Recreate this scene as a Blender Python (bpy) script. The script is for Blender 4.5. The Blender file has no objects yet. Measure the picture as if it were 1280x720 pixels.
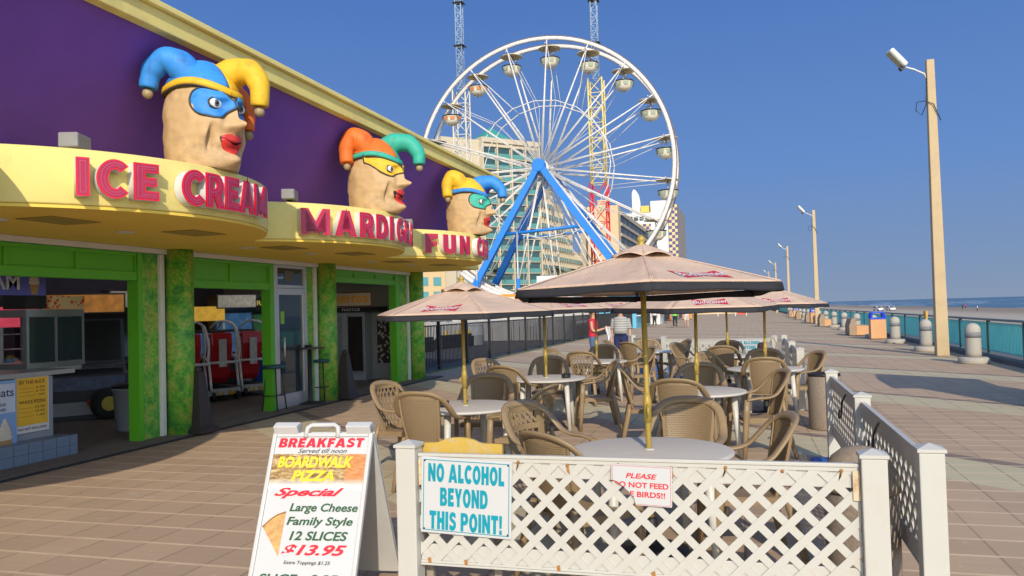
import bpy, math, random
from mathutils import Vector, Matrix, noise as mnoise
random.seed(7)
R = math.radians
sc = bpy.context.scene
col = sc.collection
# ---------------------------------------------------------------- camera
YAW, EYE, FPX, ROLL = R(16.2), 1.68, 1000.0, R(1.6)
_h = Vector((-math.sin(YAW), math.cos(YAW), 0)); _r = Vector((math.cos(YAW), math.sin(YAW), 0)); _u = Vector((0, 0, 1))
_p = math.atan(28 * math.cos(ROLL) / FPX)
_f = math.cos(_p) * _h + math.sin(_p) * _u
_u2 = -math.sin(_p) * _h + math.cos(_p) * _u
_cR = math.cos(ROLL) * _r - math.sin(ROLL) * _u2
_cU = math.sin(ROLL) * _r + math.cos(ROLL) * _u2
cd = bpy.data.cameras.new('camera'); cam = bpy.data.objects.new('camera', cd); col.objects.link(cam)
cd.sensor_width = 36; cd.lens = 36 * FPX / 1280; cd.clip_start = .05; cd.clip_end = 40000
cam.matrix_world = Matrix((( _cR.x, _cU.x, -_f.x, 0), (_cR.y, _cU.y, -_f.y, 0), (_cR.z, _cU.z, -_f.z, EYE), (0, 0, 0, 1)))
sc.camera = cam
# ---------------------------------------------------------------- light
SUN_EL, SUN_DIR = R(29), Vector((.317, -.948, 0)).normalized()      # horizontal direction towards the sun
w = bpy.data.worlds.new('World'); sc.world = w; w.use_nodes = True
nt = w.node_tree
sky = nt.nodes.new('ShaderNodeTexSky'); sky.sky_type = 'NISHITA'; sky.sun_disc = False
sky.sun_elevation = SUN_EL; sky.sun_rotation = math.atan2(SUN_DIR.x, SUN_DIR.y)
sky.air_density = 1.0; sky.dust_density = .6; sky.ozone_density = 3.0; sky.altitude = 0
bg = nt.nodes['Background']; bg.inputs[1].default_value = .14
def _n(t, **k):
    n = nt.nodes.new(t)
    for a, v in k.items(): setattr(n, a, v)
    return n
# the half of the sky away from the sun is a deeper blue that greys towards the horizon; the half round the sun is the bare Sky Texture
_tc = _n('ShaderNodeTexCoord'); _d = _n('ShaderNodeVectorMath', operation='DOT_PRODUCT'); _d.inputs[1].default_value = SUN_DIR
nt.links.new(_tc.outputs['Generated'], _d.inputs[0])
_mr = _n('ShaderNodeMapRange', interpolation_type='SMOOTHSTEP'); _mr.inputs[1].default_value = -.35; _mr.inputs[2].default_value = .45
nt.links.new(_d.outputs['Value'], _mr.inputs[0])
_sp = _n('ShaderNodeSeparateXYZ'); nt.links.new(_tc.outputs['Generated'], _sp.inputs[0])
_cr = _n('ShaderNodeValToRGB'); _e = _cr.color_ramp.elements
for _i, (_p0, _c0) in enumerate(((0., (.225, .295, .42)), (.04, (.19, .28, .45)), (.16, (.125, .25, .54)), (.42, (.062, .16, .46)))):
    if _i > 1: _e.new(.5)
    _e[_i].position = _p0; _e[_i].color = (*_c0, 1)
nt.links.new(_sp.outputs[2], _cr.inputs[0])
_sc = _n('ShaderNodeVectorMath', operation='SCALE'); _sc.inputs[3].default_value = 1 / (.14 * 1.23); nt.links.new(_cr.outputs[0], _sc.inputs[0])
_ss = _n('ShaderNodeVectorMath', operation='SCALE'); _ss.inputs[3].default_value = 1.25; nt.links.new(sky.outputs[0], _ss.inputs[0])
_mx = _n('ShaderNodeMix', data_type='RGBA'); nt.links.new(_mr.outputs[0], _mx.inputs[0]); nt.links.new(_sc.outputs[0], _mx.inputs[6]); nt.links.new(_ss.outputs[0], _mx.inputs[7])
nt.links.new(_mx.outputs[2], bg.inputs[0])
sl = bpy.data.lights.new('sun', 'SUN'); sl.energy = 2.9; sl.angle = R(.5); sl.color = (1, .88, .70)
so = bpy.data.objects.new('sun', sl); col.objects.link(so)
_s = Vector((SUN_DIR.x * math.cos(SUN_EL), SUN_DIR.y * math.cos(SUN_EL), math.sin(SUN_EL)))
so.rotation_euler = _s.to_track_quat('Z', 'Y').to_euler()
vs = sc.view_settings
vs.view_transform = 'Standard'; vs.look = 'None'; vs.gamma = 1; vs.use_curve_mapping = False; vs.exposure = .42
# ---------------------------------------------------------------- helpers
def mth(nt, op, a, b=0.0, c=None):
    n = nt.nodes.new('ShaderNodeMath'); n.operation = op
    for i, v in enumerate((a, b, c)):
        if v is None: continue
        if isinstance(v, (int, float)): n.inputs[i].default_value = v
        else: nt.links.new(v, n.inputs[i])
    return n.outputs[0]
def mixc(nt, fac, a, b):
    n = nt.nodes.new('ShaderNodeMix'); n.data_type = 'RGBA'
    for s, v in ((n.inputs[0], fac), (n.inputs[6], a), (n.inputs[7], b)):
        if isinstance(v, (int, float)): s.default_value = v
        elif isinstance(v, tuple): s.default_value = (*v[:3], 1)
        else: nt.links.new(v, s)
    return n.outputs[2]
def noise(nt, scale, vec=None, detail=4, rough=.6):
    n = nt.nodes.new('ShaderNodeTexNoise'); n.inputs['Scale'].default_value = scale
    n.inputs['Detail'].default_value = detail; n.inputs['Roughness'].default_value = rough
    if vec is not None: nt.links.new(vec, n.inputs['Vector'])
    return n.outputs['Fac']
def ramp(nt, fac, stops):
    n = nt.nodes.new('ShaderNodeValToRGB'); e = n.color_ramp.elements
    while len(e) < len(stops): e.new(.5)
    for i, (p, c) in enumerate(stops):
        e[i].position = p; e[i].color = (*c, 1)
    nt.links.new(fac, n.inputs[0]); return n.outputs[0]
MATS = {}
def new_mat(name):
    m = bpy.data.materials.new(name); m.use_nodes = True
    MATS[name] = m
    b = m.node_tree.nodes['Principled BSDF']
    return m, m.node_tree, b
def objco(nt, which='Object'):
    n = nt.nodes.new('ShaderNodeTexCoord'); return n.outputs[which]
def pos(nt):
    n = nt.nodes.new('ShaderNodeNewGeometry'); return n.outputs['Position']
def bump(nt, b, h, s=.3, d=.02):
    n = nt.nodes.new('ShaderNodeBump'); n.inputs['Strength'].default_value = s; n.inputs['Distance'].default_value = d
    nt.links.new(h, n.inputs['Height']); nt.links.new(n.outputs[0], b.inputs['Normal'])
def M(name, c, rough=.6, metal=0., nz=.18, ns=6., bp=0., bs=30., emit=0., dirt=None, spec=.4, trans=0.):
    if name in MATS: return MATS[name]
    m, nt, b = new_mat(name)
    b.inputs['Roughness'].default_value = rough; b.inputs['Metallic'].default_value = metal
    b.inputs['Specular IOR Level'].default_value = spec
    co = objco(nt)
    cc = c
    if nz:
        f = noise(nt, ns, co)
        cc = mixc(nt, f, tuple(max(0, x * (1 - nz)) for x in c), tuple(x * (1 + nz) for x in c))
    if dirt:                                                        # (colour, amount, scale): weathering with a shape of its own
        f2 = noise(nt, dirt[2], co, 6, .7)
        f3 = mth(nt, 'MULTIPLY', mth(nt, 'SMOOTH_MIN', mth(nt, 'MAXIMUM', mth(nt, 'MULTIPLY', mth(nt, 'SUBTRACT', f2, .5), 5.), 0.), 1., .1), dirt[1])
        cc = mixc(nt, f3, cc, dirt[0])
    if isinstance(cc, tuple): b.inputs['Base Color'].default_value = (*cc, 1)
    else: nt.links.new(cc, b.inputs['Base Color'])
    if bp: bump(nt, b, noise(nt, bs, co), bp, .01)
    if emit:
        b.inputs['Emission Strength'].default_value = emit
        if isinstance(cc, tuple): b.inputs['Emission Color'].default_value = (*cc, 1)
        else: nt.links.new(cc, b.inputs['Emission Color'])
    if trans: b.inputs['Transmission Weight'].default_value = trans
    return m
def wloc(p):
    v = Vector((0, 0, 0))
    while p is not None: v += Vector(p.location); p = p.parent
    return v
def tag(o, label=None, cat=None, group=None, kind=None):
    if label: o['label'] = label
    if cat: o['category'] = cat
    if group: o['group'] = group
    if kind: o['kind'] = kind
    return o
def thing(name, loc, label, cat, group=None, rz=0.):
    o = bpy.data.objects.new(name, None); col.objects.link(o); o.location = loc; o.rotation_euler = (0, 0, rz)
    o.empty_display_size = .1
    return tag(o, label, cat, group)
class MB:
    """collects faces; build() links them as ONE mesh object"""
    def __init__(s): s.v = []; s.f = []; s.sm = []
    def add(s, vs, fs, smooth=False):
        k = len(s.v); s.v += [tuple(v) for v in vs]
        s.f += [tuple(i + k for i in f) for f in fs]; s.sm += [smooth] * len(fs); return s
    def bx(s, x0, x1, y0, y1, z0, z1, T=None):
        vs = [Vector((x, y, z)) for z in (z0, z1) for y in (y0, y1) for x in (x0, x1)]
        if T is not None: vs = [T @ v for v in vs]
        return s.add(vs, [(0, 2, 3, 1), (4, 5, 7, 6), (0, 1, 5, 4), (2, 6, 7, 3), (0, 4, 6, 2), (1, 3, 7, 5)])
    def tube(s, pts, r, n=8, caps=True, flat=None, up=(0, 0, 1), smooth=True):
        """r: radius or list; flat: list/one (a,b) half sizes along side/up for a flattened section"""
        pts = [Vector(p) for p in pts]; m = len(pts)
        rr = r if isinstance(r, (list, tuple)) else [r] * m
        vs = []; prev = None
        for i, p in enumerate(pts):
            t = (pts[min(i + 1, m - 1)] - pts[max(i - 1, 0)]).normalized()
            if prev is None:
                a = Vector(up)
                if abs(a.dot(t)) > .98: a = Vector((1, 0, 0))
            else: a = prev
            side = t.cross(a)
            if side.length < 1e-6: side = t.cross(Vector((1, .3, 0)))
            side.normalize(); a = side.cross(t).normalized(); prev = a
            A, B = (rr[i], rr[i]) if flat is None else (flat[i] if isinstance(flat, list) else flat)
            for k in range(n):
                an = 2 * math.pi * (k + .5) / n
                c_, s_ = math.cos(an), math.sin(an)
                if flat is not None and n == 4: c_, s_ = (1 if c_ > 0 else -1), (1 if s_ > 0 else -1)
                vs.append(p + side * (A * c_) + a * (B * s_))
        fs = [(i * n + k, i * n + (k + 1) % n, (i + 1) * n + (k + 1) % n, (i + 1) * n + k) for i in range(m - 1) for k in range(n)]
        s.add(vs, fs, smooth and n > 4)
        if caps:
            k0 = len(s.v) - len(vs)
            s.f += [tuple(k0 + k for k in reversed(range(n))), tuple(k0 + (m - 1) * n + k for k in range(n))]; s.sm += [False, False]
        return s
    def lathe(s, prof, c=(0, 0, 0), n=24, smooth=True, T=None):
        vs = []; c = Vector(c)
        for (r, z) in prof:
            for k in range(n):
                a = 2 * math.pi * k / n
                v = Vector((r * math.cos(a), r * math.sin(a), z))
                vs.append((T @ v if T is not None else v) + c)
        m = len(prof)
        fs = [(i * n + k, i * n + (k + 1) % n, (i + 1) * n + (k + 1) % n, (i + 1) * n + k) for i in range(m - 1) for k in range(n)]
        k0 = len(s.v); s.add(vs, fs, smooth)
        s.f += [tuple(k0 + k for k in reversed(range(n))), tuple(k0 + (m - 1) * n + k for k in range(n))]; s.sm += [False, False]
        return s
    def sph(s, c, r, n=16, m=10, T=None):
        r = r if isinstance(r, (tuple, list)) else (r, r, r)
        vs = []; c = Vector(c)
        for i in range(m + 1):
            t = math.pi * (i / m); t = min(max(t, .02), math.pi - .02)
            for k in range(n):
                a = 2 * math.pi * k / n
                v = Vector((r[0] * math.sin(t) * math.cos(a), r[1] * math.sin(t) * math.sin(a), -r[2] * math.cos(t)))
                vs.append((T @ v if T is not None else v) + c)
        fs = [(i * n + k, i * n + (k + 1) % n, (i + 1) * n + (k + 1) % n, (i + 1) * n + k) for i in range(m) for k in range(n)]
        fs += [tuple(reversed(range(n))), tuple(m * n + k for k in range(n))]
        return s.add(vs, fs, True)
    def prism(s, poly, a, b, fn=None, smooth=False):
        """poly: 2-D ccw outline, swept from a to b; fn maps (u, v, w) to a point"""
        fn = fn or (lambda u, v, w: (u, v, w)); n = len(poly)
        vs = [fn(u, v, a) for u, v in poly] + [fn(u, v, b) for u, v in poly]
        s.add(vs, [(k, (k + 1) % n, n + (k + 1) % n, n + k) for k in range(n)], smooth)
        k0 = len(s.v) - 2 * n
        s.f += [tuple(k0 + k for k in reversed(range(n))), tuple(k0 + n + k for k in range(n))]; s.sm += [False, False]
        return s
    def grid(s, fn, nu, nv, smooth=True, closed=False):
        vs = [fn(i / nu, j / nv) for j in range(nv + 1) for i in range(nu + 1)]
        fs = [(j * (nu + 1) + i, j * (nu + 1) + i + 1, (j + 1) * (nu + 1) + i + 1, (j + 1) * (nu + 1) + i) for j in range(nv) for i in range(nu)]
        return s.add(vs, fs, smooth)
    def build(s, name, mat, parent=None, world=False, bevel=0., solid=0., T=None):
        off = wloc(parent) if (world and parent is not None) else Vector((0, 0, 0))
        me = bpy.data.meshes.new(name)
        vs = [Vector(v) for v in s.v]
        if T is not None: vs = [T @ v for v in vs]
        me.from_pydata([v - off for v in vs], [], s.f); me.update()
        me.polygons.foreach_set('use_smooth', s.sm)
        me.materials.append(mat)
        o = bpy.data.objects.new(name, me); col.objects.link(o)
        if parent is not None: o.parent = parent
        if solid:
            md = o.modifiers.new('solid', 'SOLIDIFY'); md.thickness = solid; md.offset = 0
        if bevel:
            md = o.modifiers.new('bevel', 'BEVEL'); md.width = bevel; md.segments = 2; md.limit_method = 'ANGLE'; md.angle_limit = R(50)
        return o
_tx = {}
def text_mesh(body, size, extrude=.001, bold=0., shear=0., sx=1., space=1.):
    key = (body, size, extrude, bold, shear, sx, space)
    if key in _tx: return _tx[key]
    cu = bpy.data.curves.new('lettering', 'FONT'); cu.body = body; cu.size = size; cu.extrude = extrude
    cu.offset = bold * size; cu.shear = shear; cu.align_x = 'CENTER'; cu.align_y = 'CENTER'; cu.resolution_u = 4
    cu.space_character = space
    o = bpy.data.objects.new('lettering', cu); col.objects.link(o)
    dg = bpy.context.evaluated_depsgraph_get()
    me = bpy.data.meshes.new_from_object(o.evaluated_get(dg), depsgraph=dg)
    bpy.data.objects.remove(o); bpy.data.curves.remove(cu)
    xs = [v.co.x for v in me.vertices] or [0, 0]; ys = [v.co.y for v in me.vertices] or [0, 0]
    mx, my = (min(xs) + max(xs)) / 2, (min(ys) + max(ys)) / 2
    for v in me.vertices: v.co.x = (v.co.x - mx) * sx; v.co.y -= my
    _tx[key] = me; return me
def text(name, body, mat, parent, T, size=None, height=None, width=None, extrude=.001, bold=0., shear=0., space=1.):
    """lettering scaled to cap height/width, placed with its centre at T (x along text, y up, z out of the face)"""
    me = text_mesh(body, 1., extrude, bold, shear, 1., space).copy()
    xs = [v.co.x for v in me.vertices]; ys = [v.co.y for v in me.vertices]
    fy = (height / (max(ys) - min(ys))) if height else (size or 1.)
    fx = (width / (max(xs) - min(xs))) if width else fy
    for v in me.vertices: v.co = T @ Vector((v.co.x * fx, v.co.y * fy, v.co.z))
    me.materials.clear(); me.materials.append(mat)
    o = bpy.data.objects.new(name, me); col.objects.link(o); o.parent = parent
    return o
GL = {'I': [[(0, 0), (.3, 0), (.3, 1), (0, 1)]], 'L': [[(0, 0), (.62, 0), (.62, .26), (.3, .26), (.3, 1), (0, 1)]], '!': [[(.04, .32), (.26, .32), (.3, 1), (0, 1)], [(.02, 0), (.28, 0), (.28, .23), (.02, .23)]],
 'E': [[(0, 0), (.66, 0), (.66, .25), (.3, .25), (.3, .38), (.6, .38), (.6, .62), (.3, .62), (.3, .75), (.66, .75), (.66, 1), (0, 1)]], 'F': [[(0, 0), (.3, 0), (.3, .36), (.58, .36), (.58, .61), (.3, .61), (.3, .74), (.64, .74), (.64, 1), (0, 1)]],
 'T': [[(.22, 0), (.52, 0), (.52, .75), (.74, .75), (.74, 1), (0, 1), (0, .75), (.22, .75)]], 'H': [[(0, 0), (.3, 0), (.3, .37), (.5, .37), (.5, 0), (.8, 0), (.8, 1), (.5, 1), (.5, .63), (.3, .63), (.3, 1), (0, 1)]],
 'R': [[(0, 0), (.3, 0), (.3, .34), (.36, .34), (.52, 0), (.86, 0), (.65, .39), (.76, .48), (.81, .68), (.74, .88), (.6, .98), (.46, 1), (0, 1)], [(.3, .56), (.3, .79), (.42, .79), (.5, .74), (.5, .62), (.42, .56)]],
 'P': [[(0, 0), (.3, 0), (.3, .34), (.48, .34), (.66, .4), (.78, .52), (.81, .68), (.74, .88), (.6, .98), (.46, 1), (0, 1)], [(.3, .56), (.3, .79), (.42, .79), (.5, .74), (.5, .62), (.42, .56)]],
 'B': [[(0, 0), (.48, 0), (.66, .04), (.78, .15), (.8, .3), (.74, .45), (.62, .52), (.72, .6), (.76, .74), (.7, .9), (.58, .98), (.46, 1), (0, 1)], [(.3, .2), (.3, .4), (.42, .4), (.49, .35), (.49, .25), (.42, .2)], [(.3, .61), (.3, .8), (.4, .8), (.46, .76), (.46, .65), (.4, .61)]],
 'A': [[(0, 0), (.3, 0), (.36, .17), (.62, .17), (.68, 0), (.98, 0), (.66, 1), (.32, 1)], [(.42, .36), (.49, .66), (.56, .36)]], 'M': [[(0, 0), (.28, 0), (.28, .5), (.5, .05), (.62, .05), (.84, .5), (.84, 0), (1.12, 0), (1.12, 1), (.84, 1), (.56, .5), (.28, 1), (0, 1)]],
 'D': [[(0, 0), (.42, 0), (.64, .06), (.8, .22), (.86, .5), (.8, .78), (.64, .94), (.42, 1), (0, 1)], [(.3, .24), (.3, .76), (.42, .76), (.54, .66), (.57, .5), (.54, .34), (.42, .24)]], 'N': [[(0, 0), (.28, 0), (.28, .5), (.56, 0), (.84, 0), (.84, 1), (.56, 1), (.56, .5), (.28, 1), (0, 1)]],
 'U': [[(0, 1), (0, .36), (.04, .16), (.16, .03), (.4, -.02), (.64, .03), (.76, .16), (.8, .36), (.8, 1), (.5, 1), (.5, .36), (.47, .26), (.4, .23), (.33, .26), (.3, .36), (.3, 1)]], 'Y': [[(.26, 0), (.56, 0), (.56, .38), (.82, 1), (.52, 1), (.41, .66), (.3, 1), (0, 1), (.26, .38)]],
 'K': [[(0, 0), (.3, 0), (.3, .3), (.38, .42), (.56, 0), (.9, 0), (.58, .6), (.86, 1), (.52, 1), (.3, .66), (.3, 1), (0, 1)]],
 'S': [[(.7, .68), (.69, .92), (.42, 1.02), (.14, .95), (.02, .76), (.08, .56), (.26, .45), (.46, .37), (.48, .3), (.4, .25), (.24, .25), (.05, .34), (.04, .06), (.3, -.02), (.58, .03), (.74, .2), (.74, .42), (.6, .55), (.38, .63), (.3, .69), (.33, .75), (.46, .77)]]}
def _el(cx, cy, rx, ry, a0, a1, n=22): return [(cx + rx * math.cos(R(a0 + (a1 - a0) * k / n)), cy + ry * math.sin(R(a0 + (a1 - a0) * k / n))) for k in range(n + 1)]
GL['C'] = [_el(.46, .5, .46, .52, 42, 318) + _el(.46, .5, .17, .26, 318, 42)]
GL['G'] = [_el(.46, .5, .46, .52, 42, 300) + [(.86, .1), (.88, .56), (.5, .56), (.5, .36), (.6, .36), (.6, .3)] + _el(.46, .5, .17, .26, 300, 42)]
GL['O'] = [_el(.44, .5, .44, .52, 0, 345, 24), _el(.44, .5, .155, .27, 345, 0, 24)]
_gw = {}
def block(name, body, mat, parent, T, height, width, extrude=.001, inset=0., gap=.1, shear=0.):
    """heavy block capitals drawn from outlines, scaled to height and width, centred at T"""
    key = (body, round(extrude, 5), inset, round(width, 4), round(height, 4), shear)
    if key not in _gw:
        cu = bpy.data.curves.new('lettering', 'CURVE'); cu.dimensions = '2D'; cu.fill_mode = 'BOTH'; x = 0; W_ = []
        for ch in body:
            if ch == ' ': x += .4; continue
            W_.append((ch, x)); x += max(p[0] for p in GL[ch][0]) + gap
        tot = x - gap; cu.extrude = extrude; cu.offset = -inset
        for ch, x0 in W_:
            for lp_ in GL[ch]:
                s_ = cu.splines.new('POLY'); s_.points.add(len(lp_) - 1); s_.use_cyclic_u = True
                for q, (a, b) in enumerate(lp_): s_.points[q].co = ((x0 + a - tot / 2) * width / tot + shear * (b - .5) * height, (b - .5) * height, 0, 1)
        o = bpy.data.objects.new('lettering', cu); col.objects.link(o); dg = bpy.context.evaluated_depsgraph_get()
        _gw[key] = bpy.data.meshes.new_from_object(o.evaluated_get(dg), depsgraph=dg); bpy.data.objects.remove(o); bpy.data.curves.remove(cu)
    me = _gw[key].copy(); me.transform(T); me.materials.clear(); me.materials.append(mat)
    o = bpy.data.objects.new(name, me); col.objects.link(o); o.parent = parent
    return o
def frame(o, x, z):
    """matrix with origin o, local x and local z axes"""
    x = Vector(x).normalized(); z = Vector(z).normalized(); y = z.cross(x).normalized()
    return Matrix(((x.x, y.x, z.x, o[0]), (x.y, y.y, z.y, o[1]), (x.z, y.z, z.z, o[2]), (0, 0, 0, 1)))
def copy_tree(o, parent=None):
    c = o.copy(); col.objects.link(c)
    if parent is not None: c.parent = parent
    for ch in list(kids.get(o.name, [])): copy_tree(ch, c)
    return c
kids = {}
def refresh_kids():
    kids.clear()
    for o in bpy.data.objects:
        if o.parent: kids.setdefault(o.parent.name, []).append(o)
def S(name, mb, mat, **k):
    o = mb.build(name, mat, **k); o['kind'] = 'structure'; return o
ORD = ['nearest', 'second', 'third', 'fourth', 'fifth', 'sixth', 'seventh', 'eighth', 'ninth', 'tenth', 'eleventh', 'twelfth', 'thirteenth', 'fourteenth', 'fifteenth', 'sixteenth', 'seventeenth', 'eighteenth', 'nineteenth', 'twentieth']
def arc(cx, cy, r, a0, a1, n): return [(cx + r * math.cos(a0 + (a1 - a0) * i / n), cy + r * math.sin(a0 + (a1 - a0) * i / n)) for i in range(n + 1)]
# ---------------------------------------------------------------- materials of the setting
def boardwalk_mat():
    m, nt, b = new_mat('boardwalk_pavers'); p = pos(nt)
    sp = nt.nodes.new('ShaderNodeSeparateXYZ'); nt.links.new(p, sp.inputs[0]); x, y = sp.outputs[0], sp.outputs[1]
    T_ = .395
    fx = mth(nt, 'FRACT', mth(nt, 'DIVIDE', mth(nt, 'ADD', x, 100.), T_)); fy = mth(nt, 'FRACT', mth(nt, 'DIVIDE', mth(nt, 'ADD', y, 100.), T_))
    wn = nt.nodes.new('ShaderNodeTexWhiteNoise'); wn.noise_dimensions = '2D'
    cb = nt.nodes.new('ShaderNodeCombineXYZ')
    nt.links.new(mth(nt, 'FLOOR', mth(nt, 'DIVIDE', mth(nt, 'ADD', x, 100.), T_)), cb.inputs[0]); nt.links.new(mth(nt, 'FLOOR', mth(nt, 'DIVIDE', mth(nt, 'ADD', y, 100.), T_)), cb.inputs[1])
    nt.links.new(cb.outputs[0], wn.inputs['Vector'])
    c = mixc(nt, wn.outputs['Value'], (.42, .30, .185), (.50, .36, .225))
    c = mixc(nt, mth(nt, 'MULTIPLY', noise(nt, 1.3, p, 6, .65), .5), c, (.35, .25, .175))
    c = mixc(nt, mth(nt, 'MULTIPLY', noise(nt, 60., p, 3), .35), c, (.46, .34, .26))
    s = mth(nt, 'ADD', mth(nt, 'MULTIPLY', x, .695), mth(nt, 'MULTIPLY', y, .719))
    fb = mth(nt, 'FRACT', mth(nt, 'DIVIDE', mth(nt, 'ADD', s, 200 * 4.6 - 2.6), 4.6))
    band = mth(nt, 'LESS_THAN', fb, 1. / 4.6); edge = mth(nt, 'LESS_THAN', mth(nt, 'ABSOLUTE', mth(nt, 'SUBTRACT', fb, 1.1 / 4.6)), .1 / 4.6)
    bc = mixc(nt, noise(nt, 2.5, p, 5), (.42, .37, .235), (.54, .475, .31))
    c = mixc(nt, band, c, bc); c = mixc(nt, mth(nt, 'MULTIPLY', edge, .85), c, (.17, .135, .115))
    jy = mth(nt, 'LESS_THAN', fy, .095); jx = mth(nt, 'LESS_THAN', fx, .04)
    c = mixc(nt, mth(nt, 'MULTIPLY', jx, mth(nt, 'ADD', .2, mth(nt, 'MULTIPLY', noise(nt, 1.1, p, 2), .7))), c, (.16, .115, .085))
    c = mixc(nt, mth(nt, 'MULTIPLY', jy, mth(nt, 'MULTIPLY', noise(nt, 3., p), 1.7)), c, (.64, .475, .315))  # pale row joints: raking sunlight along them is painted into the colour
    st = mth(nt, 'MULTIPLY', mth(nt, 'GREATER_THAN', noise(nt, 7., p, 2, .4), .71), .5)
    c = mixc(nt, st, c, (.5, .42, .34))
    blotch = mth(nt, 'MULTIPLY', mth(nt, 'MAXIMUM', mth(nt, 'SUBTRACT', noise(nt, .45, p, 5, .7), .5), 0.), 1.6)
    c = mixc(nt, blotch, c, (.26, .19, .14))
    vo = nt.nodes.new('ShaderNodeTexVoronoi'); vo.inputs['Scale'].default_value = 1.7; nt.links.new(p, vo.inputs['Vector'])
    gum = mth(nt, 'LESS_THAN', vo.outputs['Distance'], mth(nt, 'MULTIPLY', mth(nt, 'GREATER_THAN', noise(nt, 1.9, p, 2), .52), .045))
    c = mixc(nt, mth(nt, 'MULTIPLY', gum, .6), c, (.10, .08, .07))
    fine = mth(nt, 'FRACT', mth(nt, 'DIVIDE', mth(nt, 'ADD', y, 100.), T_ / 2)); jf = mth(nt, 'MULTIPLY', mth(nt, 'LESS_THAN', fine, .05), mth(nt, 'MULTIPLY', noise(nt, 2.3, p), .4))
    c = mixc(nt, jf, c, (.25, .18, .12))
    nt.links.new(c, b.inputs['Base Color']); b.inputs['Roughness'].default_value = .85; b.inputs['Specular IOR Level'].default_value = .25
    h = mth(nt, 'SUBTRACT', mth(nt, 'ADD', mth(nt, 'MULTIPLY', noise(nt, 25., p, 5), .4), mth(nt, 'MULTIPLY', jy, .25)), jx)
    bump(nt, b, h, .5, .012)
    return m
def sand_mat():
    m, nt, b = new_mat('beach_sand'); p = pos(nt)
    sp = nt.nodes.new('ShaderNodeSeparateXYZ'); nt.links.new(p, sp.inputs[0])
    wob = mth(nt, 'MULTIPLY', mth(nt, 'SUBTRACT', noise(nt, .012, p, 3), .5), 30.)
    d = mth(nt, 'ADD', sp.outputs[0], wob)
    c = ramp(nt, mth(nt, 'DIVIDE', d, 100.), [(0, (.46, .40, .31)), (.5, (.44, .38, .29)), (.62, (.27, .21, .15)), (.85, (.22, .175, .135)), (1, (.25, .22, .19))])
    c = mixc(nt, mth(nt, 'MULTIPLY', noise(nt, .3, p, 6), .4), c, (.3, .24, .17))
    nt.links.new(c, b.inputs['Base Color']); b.inputs['Roughness'].default_value = .9
    bump(nt, b, noise(nt, 1.2, p, 5), .4, .1)
    return m
def sea_mat():
    m, nt, b = new_mat('sea_water'); p = pos(nt)
    mp = nt.nodes.new('ShaderNodeMapping'); mp.inputs['Scale'].default_value = (.06, .008, .05); nt.links.new(p, mp.inputs[0])
    sp = nt.nodes.new('ShaderNodeSeparateXYZ'); nt.links.new(p, sp.inputs[0])
    n1 = noise(nt, 1., mp.outputs[0], 5, .6)
    near = ramp(nt, mth(nt, 'DIVIDE', sp.outputs[0], 500.), [(0, (1, 1, 1)), (.35, (.55, .55, .55)), (1, (0, 0, 0))])
    foam = mth(nt, 'MULTIPLY', mth(nt, 'GREATER_THAN', n1, .56), near)
    c = mixc(nt, n1, (.05, .11, .15), (.09, .17, .21)); c = mixc(nt, foam, c, (.62, .66, .68))
    nt.links.new(c, b.inputs['Base Color']); b.inputs['Roughness'].default_value = .35
    bump(nt, b, noise(nt, .5, p, 4), .6, .5)
    return m
# ---------------------------------------------------------------- ground, beach, sea
def sheet(name, x0, x1, y0, y1, z, mat, th=0.):
    mb = MB()
    if th: mb.bx(x0, x1, y0, y1, z - th, z)
    else: mb.add([(x0, y0, z), (x1, y0, z), (x1, y1, z), (x0, y1, z)], [(0, 1, 2, 3)])
    return S(name, mb, mat)
sheet('beach', -9000, 9000, -9000, 12000, -2.2, sand_mat())
sheet('sea', 88, 15000, -9000, 15000, -2.18, sea_mat())
sheet('boardwalk', -8.42, 6.9, -12, 420, 0, boardwalk_mat(), 1.5)
asph = M('asphalt', (.075, .072, .068), .9, nz=.35, ns=1.5, bp=.4, bs=80)
sheet('asphalt_lot', -400, -8.42, 19.6, 420, -.004, asph, 1.5)
ap = MB().bx(-8.42, -7.68, -10, 19.6, 0, .03)
S('storefront_apron', ap, M('apron_stone', (.16, .135, .11), .85, nz=.4, ns=4, bp=.5, bs=60))
S('apron_edge', MB().bx(-7.68, -7.63, -10, 19.6, 0, .022), M('edge_strip', (.03, .028, .027), .8))
S('seawall_kerb', MB().bx(6.15, 6.9, -12, 420, 0, .12), M('kerb_stone', (.13, .13, .14), .85, nz=.5, ns=9, bp=.6, bs=20))
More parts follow.
